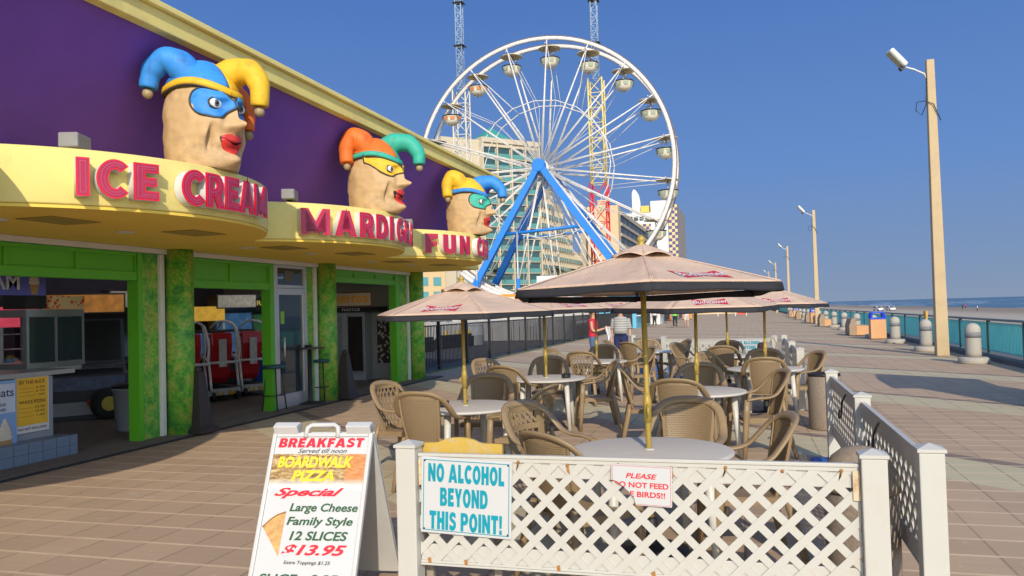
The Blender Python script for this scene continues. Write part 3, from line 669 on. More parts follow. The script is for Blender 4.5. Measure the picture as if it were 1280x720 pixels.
cb = MB().tube([(-39.8, 112.5, 57.5), (-30, 98, 44), (-20.5, 84, 36)], .03, 4)
tag(cb.build('guy_cable', DKM), 'thin dark cable running down from the pale lattice tower to the ferris wheel', 'cable')
# ---------------------------------------------------------------- hotels
CRM = M('hotel_cream', (.56, .475, .34), .8, nz=.08, ns=.15); HGL = M('hotel_glass', (.035, .085, .095), .15, nz=.4, ns=.4); TEA = M('hotel_teal_rail', (.10, .29, .27), .4, nz=.2, ns=.5); TRF = M('teal_roof', (.05, .28, .24), .5)
ho = thing('hotel', (-48.5, 193.1, 0), 'tall cream hotel with teal balconies and a teal tent roof behind the ferris wheel', 'hotel')
def hb(name, mb, mat, par=ho, **k): return mb.build(name, mat, par, **k)
dF = Vector((.667, .745, 0)).normalized(); nF = Vector((dF.y, -dF.x, 0))      # along the front facade, outward normal
dS = Vector((.066, .998, 0)).normalized(); nS = Vector((dS.y, -dS.x, 0))
def wallbox(mb, o, d, n, a0, a1, q0, q1, z0, z1):
    """box along direction d from a0 to a1, from q0 to q1 along the normal n"""
    vs = [o + d * a + n * q + Vector((0, 0, z)) for z in (z0, z1) for q in (q1, q0) for a in (a0, a1)]
    return mb.add(vs, [(0, 2, 3, 1), (4, 5, 7, 6), (0, 1, 5, 4), (2, 6, 7, 3), (0, 4, 6, 2), (1, 3, 7, 5)])
O0 = Vector((0, 0, 0)); FL = 2.78; NF = 14
m1 = MB(); wallbox(m1, O0, dF, nF, -16.3, 0, -14, 0, 0, 42.2); wallbox(m1, O0, dF, nF, -26.5, -16.31, -14, -.8, 0, 42.8)
wallbox(m1, O0, dF, nF, -30, -26.6, -14, -3, 0, 41); wallbox(m1, O0, dF, nF, -16.3, .1, -14.2, .5, 42.25, 43.4)
hb('tower_block', m1, CRM)
m2 = MB()
steps = [(0.05, 6, 34), (6, 12, 32), (12, 20, 29), (20, 30, 24), (30, 43, 17.2)]
for a0, a1, z in steps: wallbox(m2, O0, dS, nS, a0, a1 - .02, -12, -.02, 0, z + .8)
wallbox(m2, O0, dS, nS, 43, 62, -12, 0, 0, 14)
hb('terraced_wing', m2, CRM)
nwin = 0
for f in range(NF):
    z = 2.6 + f * FL
    for b_ in range(4):
        a0 = -15.9 + b_ * 4.05
        w_ = hb('window', wallbox(MB(), O0, dF, nF, a0 + .25, a0 + 3.5, .02, .06, z + .1, z + 2.35), HGL)
        hb('balcony_rail', wallbox(MB(), O0, dF, nF, a0 + .2, a0 + 3.55, .5, .56, z - .1, z + .95), TEA, w_); nwin += 1
sl_ = MB()
for f in range(NF + 1): wallbox(sl_, O0, dF, nF, -16.2, -.1, .0, .5, 2.3 + f * FL, 2.5 + f * FL)
for b_ in range(5): wallbox(sl_, O0, dF, nF, -16.1 + b_ * 4.05 - .15, -16.1 + b_ * 4.05 + .22, .01, .62, 2, 42.1)
hb('balcony_slab', sl_, CRM)
rest_w, rest_r = MB(), MB(); sl2 = MB()
for f in range(12):
    z = 1.6 + f * 2.62; q = 0
    top = max([a1 for a0, a1, zz in steps if zz > z + 2] or [0])
    if top: wallbox(sl2, O0, dS, nS, .1, top, 0., .55, z - .2, z - .1)
    while (q + 1) * 2.15 < top:
        a0 = q * 2.15
        if nwin < 98:
            w_ = hb('window', wallbox(MB(), O0, dS, nS, a0 + .3, a0 + 1.75, .02, .06, z + .1, z + 2.1), HGL)
            hb('balcony_rail', wallbox(MB(), O0, dS, nS, a0 + .25, a0 + 1.8, .5, .56, z - .08, z + .85), TEA, w_)
        else:
            wallbox(rest_w, O0, dS, nS, a0 + .3, a0 + 1.75, .02, .06, z + .1, z + 2.1); wallbox(rest_r, O0, dS, nS, a0 + .25, a0 + 1.8, .5, .56, z - .08, z + .85)
        wallbox(sl2, O0, dS, nS, a0 + 1.85, a0 + 2.1, .0, .6, z - .1, z + 2.34)
        nwin += 1; q += 1
hb('upper_windows', rest_w, HGL)['kind'] = 'stuff'; hb('upper_rails', rest_r, TEA)['kind'] = 'stuff'; hb('balcony_grid', sl2, CRM)
rf = MB(); c_ = O0 + dF * -10 + nF * -6
rf.add([c_ + dF * a + nF * b_ + Vector((0, 0, 43.4)) for a, b_ in ((-5, -4), (-5, 4), (5, 4), (5, -4))] + [c_ + Vector((0, 0, 47.6))], [(0, 1, 4), (1, 2, 4), (2, 3, 4), (3, 0, 4), (3, 2, 1, 0)])
hb('tent_roof', rf, TRF)
wg = MB(); wallbox(wg, O0, dF, nF, -44, -26.7, -8, 0, 0, 14.5)
hb('low_wing', wg, M('wing_cream', (.68, .48, .25), .8, nz=.06))
for f in range(4):
    for b_ in range(5): hb('wing_window', wallbox(MB(), O0, dF, nF, -43 + b_ * 3.3, -41 + b_ * 3.3, .02, .08, 1.2 + f * 3.3, 3.2 + f * 3.3), M('aqua_glass', (.10, .32, .34), .15))
h2 = thing('hotel', (-34, 228, 0), 'sand coloured slab hotel with rows of dark slot windows down its long side', 'hotel')
SND = M('sand_render', (.64, .47, .28), .8, nz=.06, ns=.1); SN2 = M('grey_sand_render', (.46, .39, .29), .8, nz=.06, ns=.1)
MB().bx(-9, 0, 0, 4, 0, 31).bx(-6, -3, .5, 3.5, 31, 32.8).build('end_block', SND, h2)
MB().bx(-12, -.3, 4.02, 108, 0, 30.5).build('long_block', SN2, h2)
slot = M('slot_dark', (.05, .06, .06), .4)  # even dark colour of the slot windows
for f in range(9):
    mbx = MB().bx(-.32, .1, 6, 107, 2.0 + f * 3.1 + 2.0, 2.0 + f * 3.1 + 2.9); mbx.build('balcony_band', SN2, h2)
    for b_ in range(10): MB().bx(-.33, -.24, 6.5 + b_ * 10.1, 15.6 + b_ * 10.1, 2.0 + f * 3.1, 2.0 + f * 3.1 + 1.95).build('window', slot, h2)
h3 = thing('hotel', (-37, 425, 0), 'white and purple chequered tower hotel with a white fin on its roof', 'hotel')
WHH = M('hotel_white', (.66, .66, .64), .7, nz=.05, ns=.05)
MB().bx(-24, -9, -3, 20, 0, 51).bx(-8.98, -.2, -2, 22, 0, 57).bx(-20, -14, 2, 10, 51.02, 55).build('white_block', WHH, h3)
MB().bx(-14, -9.6, -3.3, 4, 51.02, 54.6).build('yellow_box', M('hotel_yellow', (.72, .52, .12), .7), h3)
fin = [(-18.5, 51), (-18.5, 62), (-17.5, 64), (-16.2, 63), (-14.8, 60.5), (-14.2, 57), (-14.2, 51)]
MB().prism(fin, -2, -.8, lambda u, v, w: (u, w, v)).build('roof_fin', WHH, h3)
def checker():
    m, nt, b = new_mat('purple_chequer'); co = objco(nt)
    ck = nt.nodes.new('ShaderNodeTexChecker'); ck.inputs['Scale'].default_value = .62; nt.links.new(co, ck.inputs['Vector'])
    ck.inputs[1].default_value = (.62, .52, .22, 1); ck.inputs[2].default_value = (.10, .06, .22, 1)
    nt.links.new(ck.outputs[0], b.inputs['Base Color']); return m
CHK = checker()
MB().bx(0, 4.5, 0, 60, 0, 55).bx(-15, -8.9, -4.2, -3.1, 22, 45).build('chequered_wing', CHK, h3)
for i in range(5):
    for j in range(6): MB().bx(-23.4 + i * 2.9, -21.2 + i * 2.9, -3.2, -2.9, 24 + j * 4.6, 26.2 + j * 4.6).build('window', slot, h3)
# ---------------------------------------------------------------- palms in front of the hotel
FRD = M('palm_frond', (.075, .10, .03), .6, nz=.4, ns=2); TRK = M('palm_trunk', (.16, .12, .08), .9)
for i, (px, py, h_) in enumerate(((-29.8, 130, 8.2), (-27.2, 132, 7.7), (-25.2, 129, 7.3), (-39.2, 125, 8.2))):
    t = thing('palm_tree', (px, py, 0), ['shaggy palm tree nearest the left leg of the ferris wheel', 'middle shaggy palm tree below the hotel balconies', 'short shaggy palm tree right of two others below the hotel', 'lone palm tree beside the low cream hotel wing'][i], 'palm tree', 'palms below the hotel')
    MB().tube([(0, 0, 0), (.1, 0, h_ * .5), (0, .1, h_)], [.2, .16, .15], 8).build('trunk', TRK, t)
    mb = MB()
    for k in range(46):
        a = random.uniform(0, 6.28); el = random.uniform(-.7, 1.1); L = random.uniform(1.6, 2.4)
        d = Vector((math.cos(a) * math.cos(el), math.sin(a) * math.cos(el), math.sin(el))); s_ = d.cross(Vector((0, 0, 1))).normalized()
        p = Vector((0, .1, h_)); pts = [p + d * (L * q) + Vector((0, 0, -.55 * L * q * q)) for q in (0, .35, .7, 1)]
        for j in range(9):
            q = (j + 1) / 9; c = p + d * (L * q) + Vector((0, 0, -.55 * L * q * q)); w_ = .34 * math.sin(math.pi * min(.95, q + .08)) + .05
            for sg in (1, -1):
                e = c + s_ * sg * w_ + d * .16 + Vector((0, 0, -.12))
                mb.add([c - d * .04, c + d * .05, e], [(0, 1, 2)])
        mb.tube(pts, [.03, .025, .02, .01], 4)
    mb.build('crown', FRD, t)
# ---------------------------------------------------------------- black picket fence beside the fun park
BF = M('black_fence_paint', (.02, .02, .022), .45, nz=.2)
bf = thing('picket_fence', (-8.6, 19.4, 0), 'long black metal picket fence along the left side of the boardwalk', 'fence')
NP = 34; PS = 2.4
for i in range(NP + 1):
    MB().bx(-.04, .04, i * PS - .04, i * PS + .04, 0, 1.42).build('post', BF, bf)
for i in range(NP):
    mb = MB(); y0, y1 = i * PS + .05, (i + 1) * PS - .05
    mb.bx(-.018, .018, y0, y1, 1.28, 1.32); mb.bx(-.018, .018, y0, y1, .12, .16)
    n = 20
    for k in range(1, n):
        y = y0 + (y1 - y0) * k / n; mb.bx(-.009, .009, y - .009, y + .009, .161, 1.279)
    mb.build('picket_panel', BF, bf)
tag(MB().bx(-8.62, -8.42, 19.7, 101, -.004, .02).build('weeds', M('dry_weeds', (.14, .15, .06), .9, nz=.5, ns=20)), None, None, None, 'structure')
# fun park bits behind it
for i, (x, y, L) in enumerate(((-13.2, 25.5, 3.6), (-13.6, 30.5, 4.4), (-13.2, 36, 3.6))):
    t = thing('ride_barrier', (x, y, 0), ['low black barrier block nearest the arcade behind the picket fence', 'middle low black barrier block behind the picket fence', 'low black barrier block nearest the slatted deck'][i], 'barrier', 'black barriers in the fun park', R(80))
    MB().bx(-L / 2, L / 2, -.2, .2, 0, .5).build('block', BLK, t, bevel=.04)
    MB().bx(-L / 2, L / 2, -.12, .12, .505, .62).build('rub_rail', DKM, t)
    for q in (-1, 0, 1): MB().bx(q * L * .3 - .06, q * L * .3 + .06, -.06, .06, .625, .8).build('yellow_peg', M('peg_yellow', (.6, .42, .03), .5), t)
t = thing('water_drum', (-13.0, 37.6, 0), 'squat grey drum standing behind the black picket fence', 'drum')
MB().lathe([(.5, 0), (.52, .05), (.52, .5), (.535, .52), (.52, .54), (.52, 1.0), (.5, 1.04)], n=24).build('barrel', M('drum_grey', (.30, .31, .33), .6), t)
MB().lathe([(.54, 1.0), (.54, 1.06), (.1, 1.09), (.02, 1.1)], n=24).build('lid', M('lid_grey', (.38, .39, .4), .5), t)
t = thing('yellow_generator', (-15.9, 37.5, 0), 'yellow boxy machine behind the black picket fence next to the arcade', 'machine')
MB().bx(-.3, .3, -.3, .3, .25, 1.1).build('cabinet', M('machine_yellow', (.70, .42, .03), .5), t, bevel=.03); MB().bx(-.22, .22, -.32, -.305, .6, .95).build('grille', DKM, t)
MB().bx(-.3, -.2, -.3, .3, 0, .245).bx(.2, .3, -.3, .3, 0, .245).build('skid', DKM, t)
# kiosks far down the boardwalk
def kiosk(loc, label, wx, wy, h, wall, awn, sx=1):
    t = thing('kiosk', loc, label, 'kiosk', 'kiosks along the boardwalk')
    MB().bx(-wx / 2, wx / 2, -wy / 2, wy / 2, 0, h).build('wall', wall, t)
    MB().bx(-wx / 2 - .15, wx / 2 + .15, -wy / 2 - .15, wy / 2 + .15, h + .004, h + .18).build('roof', M('kiosk_roof', (.6, .6, .58), .6), t)
    MB().prism([(wx / 2 + .01, h - .5), (wx / 2 + 1.1, h - .75), (wx / 2 + 1.1, h - .8), (wx / 2 + 1.15, h - .7), (wx / 2 + .01, h - .4)], -wy / 2 + .1, wy / 2 - .1, lambda u, v, w: (u, w, v)).build('awning', awn, t)
    MB().bx(wx / 2, wx / 2 + .3, -wy / 2 + .3, wy / 2 - .3, .95, 1.02).build('counter', WHT, t)
    MB().bx(wx / 2 + .002, wx / 2 + .02, -wy / 2 + .4, wy / 2 - .4, 1.05, h - .55).build('hatch', BLK, t)
    return t
SKB = M('sky_blue_paint', (.14, .45, .62), .5, nz=.1)
kiosk((-9.9, 66, 0), 'sky blue kiosk with a white roof beyond the end of the picket fence', 3.2, 5, 2.6, SKB, M('awning_blue', (.05, .22, .6), .6))
kiosk((-8.9, 78, 0), 'white kiosk standing beyond the sky blue kiosk', 2.4, 4, 2.4, WHT, SKB)
kiosk((-9.8, 100, 0), 'teal kiosk farthest along the left side of the boardwalk', 3.4, 6, 2.5, M('kiosk_teal', (.12, .42, .40), .5), M('awning_yel', (.6, .5, .3), .6))
t = thing('orange_board', (-6.6, 96, 0), 'orange upright sign board standing far down the boardwalk', 'sign board'); MB().bx(-.55, .55, -.05, .05, .15, 1.5).build('panel', ORG, t); MB().bx(-.5, -.42, -.2, .2, 0, .149).bx(.42, .5, -.2, .2, 0, .149).build('feet', DKM, t)
t = thing('traffic_cone', (-8.0, 90, 0), 'orange traffic cone far down the boardwalk near the walkers', 'cone')
MB().lathe([(.16, .04), (.03, .75), (.025, .76)], n=16).build('cone_body', M('cone_orange', (.75, .12, .02), .5), t); MB().bx(-.2, .2, -.2, .2, 0, .039).build('base', BLK, t)
t = thing('low_wall', (-3.6, 150, 0), 'low sand coloured wall closing the far end of the boardwalk', 'wall'); MB().bx(-7, 3, -.2, .2, 0, .8).build('wall_face', SND, t); MB().bx(-7.1, 3.1, -.28, .28, .805, .9).build('coping', M('coping', (.5, .45, .36), .7), t)
t = thing('white_barrier', (-1.2, 118, 0), 'white plank barrier with red lettered board far along the boardwalk', 'barrier')
MB().bx(-2.6, 1.4, -.04, .04, .75, 1.0).build('plank', WHT, t); MB().bx(-2.6, -2.5, -.05, .05, 0, .749).bx(-.2, -.1, -.05, .05, 0, .749).bx(1.3, 1.4, -.05, .05, 0, .749).build('feet', WHT, t); MB().bx(.1, 1.25, -.06, -.045, .2, 1.0).build('red_board', M('red_board', (.6, .08, .05), .5), t)
# ---------------------------------------------------------------- teal seaside railing
TL = M('teal_paint', (.10, .56, .56), .45, nz=.2, ns=3); TLD = M('rail_cap', (.10, .16, .17), .5, nz=.2)
rl = thing('railing', (6.45, 4, 0), 'long teal picket railing between the boardwalk and the beach', 'railing')
NS, RS = 66, 3.0
for i in range(NS + 1): MB().bx(-.04, .04, i * RS - .04, i * RS + .04, .12, 1.03).build('post', M('rail_post', (.02, .09, .09), .5), rl)
for i in range(NS):
    mb = MB(); y0, y1 = i * RS + .045, (i + 1) * RS - .045
    mb.bx(-.02, .02, y0, y1, .95, .99); mb.bx(-.02, .02, y0, y1, .2, .24)
    n = 26
    for k in range(1, n):
        y = y0 + (y1 - y0) * k / n; mb.bx(-.02, .02, y - .022, y + .022, .2405, .9495)
    mb.build('picket_panel', TL, rl)
MB().bx(-.07, .07, -.1, NS * RS + .1, 1.035, 1.09).build('top_rail', TLD, rl)
# ---------------------------------------------------------------- lamp posts
CON = M('concrete_pole', (.50, .38, .22), .8, nz=.12, ns=3, bp=.2, bs=40, dirt=((.3, .22, .14), .4, 1.5)); LMP = M('lamp_white', (.62, .63, .6), .4)
lp = thing('lamp_post', (5.5, 26.1, 0), 'nearest square concrete lamp post with a tilted white lamp beside the railing', 'lamp post', 'lamp posts along the seaside')
MB().add([(sx * h, sy * h, z) for z, h in ((0, .17), (8.75, .105)) for sx, sy in ((-1, -1), (1, -1), (1, 1), (-1, 1))], [(0, 1, 5, 4), (1, 2, 6, 5), (2, 3, 7, 6), (3, 0, 4, 7), (4, 5, 6, 7), (3, 2, 1, 0)]).build('pole', CON, lp, bevel=.02)
MB().tube([(-.1, 0, 8.15), (-.16, -.02, 8.35), (-.45, -.08, 8.5), (-.75, -.14, 8.6)], .028, 8).build('arm', LMP, lp)
Th = Matrix.Translation((-.95, -.18, 8.82)) @ Matrix.Rotation(R(14), 4, 'Z') @ Matrix.Rotation(R(48), 4, 'Y')
lh = MB().bx(-.33, .33, -.17, .17, -.02, .14, Th).build('lamp_head', LMP, lp, bevel=.05)
MB().bx(-.3, .27, -.14, .14, -.035, -.021, Th).build('lens', M('lamp_lens', (.45, .43, .3), .2), lh); MB().bx(.25, .37, -.06, .06, -.12, -.04, Th).build('ballast', DKM, lh)
MB().tube([(-.13, -.12, 8.2), (-.17, -.13, 7.4), (-.3, -.13, 7.1), (-.45, -.13, 7.25), (-.42, -.13, 7.5), (-.2, -.13, 7.52), (.02, -.17, 7.4), (.2, -.15, 6.9)], .014, 5).build('loose_cable', BLK, lp)
refresh_kids()
for i, y in enumerate((65.5, 105.5, 146, 187)):
    c = copy_tree(lp); c.location = (5.3, y, 0)
    c['label'] = ['second', 'third', 'fourth', 'farthest'][i] + ' concrete lamp post along the teal railing'
# ---------------------------------------------------------------- bollards, bins, benches
BOL = M('bollard_concrete', (.40, .37, .31), .85, nz=.15, ns=8, bp=.3, bs=60); BND = M('bollard_band', (.20, .20, .21), .7)
bo = thing('bollard', (5.55, 22.9, 0), 'nearest round concrete bollard with domed top by the railing', 'bollard', 'bollards along the railing')
MB().lathe([(.35, 0), (.36, .03), (.36, .13), (.33, .16), (.2, .17)], n=32).build('base', BOL, bo)
MB().lathe([(.185, .171), (.18, .3), (.18, .84), (.17, .92), (.13, .98), (.07, 1.02), (.01, 1.03)], n=32).build('shaft', BOL, bo)
MB().lathe([(.186, .66), (.186, .80)], n=32).build('band', BND, bo)
refresh_kids()
for i in range(1, 17):
    c = copy_tree(bo); c.location = (5.53 - .004 * i, 22.9 + 5.45 * i, 0); c['label'] = f'{ORD[i]} concrete bollard from the lamp end of the railing' if i < 16 else 'farthest concrete bollard along the railing'
TAN = M('tan_concrete', (.62, .34, .16), .8, nz=.1, ns=6); BLU = M('blue_plastic', (.03, .08, .55), .35, nz=.1)
bi = thing('litter_bin', (5.45, 37.6, 0), 'tan litter bin with blue hood beside the bollards, nearest of its kind', 'litter bin', 'litter bins by the railing')
MB().bx(-.31, .31, -.31, .31, .03, .86).build('casing', TAN, bi, bevel=.02)
hd_ = MB(); 
hd_.add([(sx * h, sy * h, z) for z, h in ((.865, .32), (.93, .32)) for sx, sy in ((-1, -1), (1, -1), (1, 1), (-1, 1))], [(0, 1, 5, 4), (1, 2, 6, 5), (2, 3, 7, 6), (3, 0, 4, 7), (4, 5, 6, 7), (3, 2, 1, 0)])
for sx, sy in ((-1, -1), (1, -1), (1, 1), (-1, 1)): hd_.tube([(sx * .28, sy * .28, .93), (sx * .22, sy * .22, 1.13)], 1, 4, flat=(.035, .035))
hd_.bx(-.26, .26, -.26, .26, 1.131, 1.19)
hd_.build('hood', BLU, bi)
be = thing('bench', (5.2, 42.4, 0), 'tan concrete bench with upright back facing the sea, nearest of its kind', 'bench', 'benches facing the sea')
MB().bx(-.12, .5, -.9, .9, .03, .48).build('seat', TAN, be, bevel=.02); MB().prism([(-.42, .03), (-.125, .03), (-.125, .82), (-.2, .86), (-.32, .8), (-.42, .5)], -.9, .9, lambda u, v, w: (u, w, v)).build('backrest', M('bench_back', (.34, .24, .16), .8, nz=.2), be)
refresh_kids()
for i, y in enumerate((58.5, 71, 84, 98)):
    c = copy_tree(be); c.location = (5.2, y, 0); c['label'] = ['second tan bench along the seaside railing', 'third tan bench along the seaside railing', 'fourth tan bench along the seaside railing', 'farthest tan bench along the seaside railing'][i]
for i, y in enumerate((67.5, 90)):
    c = copy_tree(bi); c.location = (5.2, y, 0); c['label'] = ['tan litter bin with blue hood beside the second lamp post', 'farthest tan litter bin with blue hood by the railing'][i]
t = thing('notice_post', (6.1, 31.2, 0), 'small yellow notice on a white board fixed by the railing behind the lamp post', 'sign')
MB().bx(-.03, .03, -.2, .2, .9, 1.25).build('yellow_plate', M('plate_yellow', (.6, .35, .05), .5), t); MB().bx(-.025, .025, -.2, .2, .2, .895).build('white_board', WHT, t)
# unseen stand-in out of frame to the right, added and shaped to cast a shadow across the paving
t = thing('shadow_caster', (5.25, 12.6, 0), 'unseen stand-in with a pyramid top, added to cast a shadow over the paving', 'shadow caster')
MB().add([(-.95, -.95, 2.9), (.95, -.95, 2.9), (.95, .95, 2.9), (-.95, .95, 2.9), (0, 0, 4.3)], [(0, 1, 4), (1, 2, 4), (2, 3, 4), (3, 0, 4), (3, 2, 1, 0)]).build('roof', TRF, t)
MB().bx(-.6, .6, -.6, .6, 0, 2.9).build('wall', WHT, t)
# ---------------------------------------------------------------- cars and people on the beach
CW = M('car_white', (.75, .75, .74), .3, nz=.02); CG = M('car_glass', (.03, .04, .05), .1); TYR = M('tyre_rubber', (.02, .02, .02), .8)
def beach_car(loc, label, rz):
    t = thing('parked_car', loc, label, 'car', 'white cars parked on the beach', rz)
    MB().prism([(-2.3, .35), (2.3, .35), (2.35, .8), (2.2, 1.0), (1.2, 1.08), (.55, 1.62), (-1.6, 1.68), (-2.25, 1.05), (-2.35, .7)], -.9, .9, lambda u, v, w: (u, -w, v)).build('body', CW, t, bevel=.08)
    MB().prism([(1.12, 1.1), (.52, 1.56), (-1.5, 1.6), (-1.95, 1.12)], -.905, .905, lambda u, v, w: (u, -w, v)).build('side_windows', CG, t)
    MB().add([(1.22, -.75, 1.1), (1.22, .75, 1.1), (.6, .68, 1.6), (.6, -.68, 1.6)], [(0, 1, 2, 3)]).build('windscreen', CG, t)
    MB().add([(-2.28, -.75, 1.08), (-2.28, .75, 1.08), (-1.66, .68, 1.62), (-1.66, -.68, 1.62)], [(3, 2, 1, 0)]).build('rear_window', CG, t)
    for x in (-1.45, 1.45):
        for y in (-.8, .8): MB().lathe([(.1, -.11), (.33, -.11), (.34, 0), (.33, .11), (.1, .11)], (x, y, .34), 16, T=Matrix.Rotation(R(90), 4, 'X')).build('wheel', TYR, t)
    for y in (-.65, .65):
        MB().bx(2.3, 2.37, y - .18, y + .18, .72, .88).build('headlight', M('headlight', (.6, .6, .58), .2), t); MB().bx(-2.38, -2.32, y - .15, y + .15, .8, 1.0).build('tail_light', M('tail_light', (.5, .02, .02), .3), t)
beach_car((46.3, 316, -2.2), 'left one of two white cars parked on the beach', R(-75)); beach_car((50.0, 313, -2.2), 'right one of two white cars parked on the beach', R(-80))
# ---------------------------------------------------------------- resin chairs
def weave_mat(name, c):
    m, nt, b = new_mat(name); co = objco(nt)
    mp = nt.nodes.new('ShaderNodeMapping'); mp.inputs['Rotation'].default_value = (R(-90), 0, 0); nt.links.new(co, mp.inputs[0])
    br = nt.nodes.new('ShaderNodeTexBrick'); br.inputs['Scale'].default_value = 1; br.inputs['Brick Width'].default_value = .030; br.inputs['Row Height'].default_value = .014
    br.inputs['Mortar Size'].default_value = .0022; br.inputs['Mortar Smooth'].default_value = .6; nt.links.new(mp.outputs[0], br.inputs[0])
    cc = mixc(nt, noise(nt, 5, co), tuple(x * .85 for x in c), tuple(x * 1.12 for x in c)); cc = mixc(nt, mth(nt, 'MULTIPLY', br.outputs['Fac'], .45), cc, tuple(x * .5 for x in c))
    nt.links.new(cc, b.inputs['Base Color']); b.inputs['Roughness'].default_value = .5
    bump(nt, b, mth(nt, 'SUBTRACT', 1., br.outputs['Fac']), .8, .006); return m
RES = (.28, .198, .108)
RESM = M('tan_resin', RES, .42, nz=.12, ns=4, bp=.05, bs=60, dirt=((.2, .14, .08), .3, 6)); WEV = weave_mat('woven_resin', RES)
def SB(u, v):
    w_ = .150 + .05 * v + .012 * math.sin(math.pi * v)
    return Vector((u * w_, -.195 - .105 * v - .012 * math.sin(math.pi * v) + .045 * u * u, .43 + .475 * v))
def strip(mb, u0, v0, u1, v1, w_, off=0., th=.008, n=10):
    pts = [SB(u0 + (u1 - u0) * k / n, v0 + (v1 - v0) * k / n) + Vector((0, off, 0)) for k in range(n + 1)]
    mb.tube(pts, 1, 4, flat=(w_, th), up=(0, 1, 0))
def clip_line(p, d):
    t0, t1 = -9., 9.
    for q, dd, lo, hi in ((p[0], d[0], -1, 1), (p[1], d[1], 0, 1)):
        if abs(dd) < 1e-9:
            if q < lo or q > hi: return None
            continue
        a, b = (lo - q) / dd, (hi - q) / dd
        t0, t1 = max(t0, min(a, b)), min(t1, max(a, b))
    return None if t1 - t0 < .03 else (p[0] + d[0] * t0, p[1] + d[1] * t0, p[0] + d[0] * t1, p[1] + d[1] * t1)
def make_chair(kind):
    t = thing('resin_chair', (0, 0, 0), 'chair', 'chair')
    def seat(u, v):
        x = (u - .5) * 2; y = -.205 + .43 * v
        return (x * (.195 + .045 * v), y, .43 + .012 * v - .022 * (1 - x * x) * math.sin(math.pi * min(1, v * 1.1)) - (.03 * max(0, v - .86) / .14 if v > .86 else 0))
    st = MB().grid(seat, 16, 16).build('seat', RESM, t, solid=.014)
    ap_ = MB()
    for s in (-1, 1): ap_.tube([(s * .205, -.2, .415), (s * .245, .2, .42)], 1, 4, flat=(.008, .022))
    ap_.tube([(-.245, .2, .415), (.245, .2, .415)], 1, 4, flat=(.008, .02)); ap_.build('seat_rim', RESM, st)
    half = [(.288, .225, .645), (.297, .12, .662), (.298, .0, .668), (.292, -.09, .70), (.272, -.17, .785), (.228, -.24, .868), (.14, -.292, .915), (0, -.31, .928)]
    pts = spl(half + [(-x, y, z) for x, y, z in reversed(half[:-1])], 5, False)
    MB().tube(pts, 1, 8, flat=(.036, .0155)).build('arm_frame', RESM, t)
    for s in (-1, 1):
        MB().tube([(s * .288, .222, .648), (s * .285, .235, .5), (s * .283, .25, .3), (s * .29, .275, 0)], 1, 8, flat=[(.032, .024), (.036, .026), (.032, .024), (.024, .02)]).build('leg', RESM, t)
        MB().tube([(s * .19, -.2, .5), (s * .215, -.215, .4), (s * .245, -.26, .2), (s * .262, -.305, 0)], 1, 8, flat=[(.026, .02), (.036, .026), (.032, .024), (.024, .02)]).build('leg', RESM, t)
    if kind == 'woven':
        bk = MB().grid(lambda u, v: SB((u - .5) * 2, v), 14, 14).build('backrest', WEV, t, solid=.012)
        for s in (-1, 1):
            e = MB(); strip(e, s, 0, s, 1, .012, 0, .010); e.build('backrest_edge', RESM, bk)
    elif kind == 'lattice':
        mb = MB()
        for k in range(-14, 15):
            for sg in (1, -1):
                L = clip_line((k * .29, .5), (sg * .58, .5))
                if L: strip(mb, *L, .0065, .002 * sg, .004)
        bk = mb.build('backrest', RESM, t); e = MB()
        for s in (-1, 1): strip(e, s, 0, s, 1, .016, 0, .010)
        strip(e, -1, .02, 1, .02, .03, 0, .009); strip(e, -1, .97, 1, .97, .028, 0, .009)
        e.build('backrest_edge', RESM, bk)
    else:
        mb = MB()
        for k in range(-3, 4): strip(mb, k * .25, .02, k * .3, .62, .007, 0, .005)
        for v in (.12, .27, .42): strip(mb, -1, v, 1, v, .007, .002, .005)
        for k in range(-3, 4): strip(mb, k * .28, .68, k * .33, .95, .012, .0, .005)
        strip(mb, -1, .65, 1, .65, .022, 0, .008)
        for k in range(-2, 3): strip(mb, k * .3 - .2, .72, k * .3 + .2, .9, .01, .002, .004); 
        bk = mb.build('backrest', RESM, t); e = MB()
        for s in (-1, 1): strip(e, s, 0, s, 1, .024, 0, .010)
        strip(e, -1, .02, 1, .02, .03, 0, .009); strip(e, -1, .97, 1, .97, .028, 0, .009)
        e.build('backrest_edge', RESM, bk)
    return t
TB = {'T1': (-.65, 5.44), 'T2': (-2.78, 7.75), 'T3': (-2.72, 10.98), 'T4': (-.56, 9.27), 'T5': (.25, 12.48), 'T6': (-2.63, 14.44), 'T7': (-.33, 15.68), 'T8': (-2.04, 17.5)}
TN = {'T1': 'the table behind the front fence', 'T2': 'the table nearest the arcade', 'T3': 'the second arcade-side table', 'T4': 'the middle table',
      'T5': 'the table beside the ash bin', 'T6': 'the third arcade-side table', 'T7': 'the table by the rear fence', 'T8': 'the table without umbrella'}
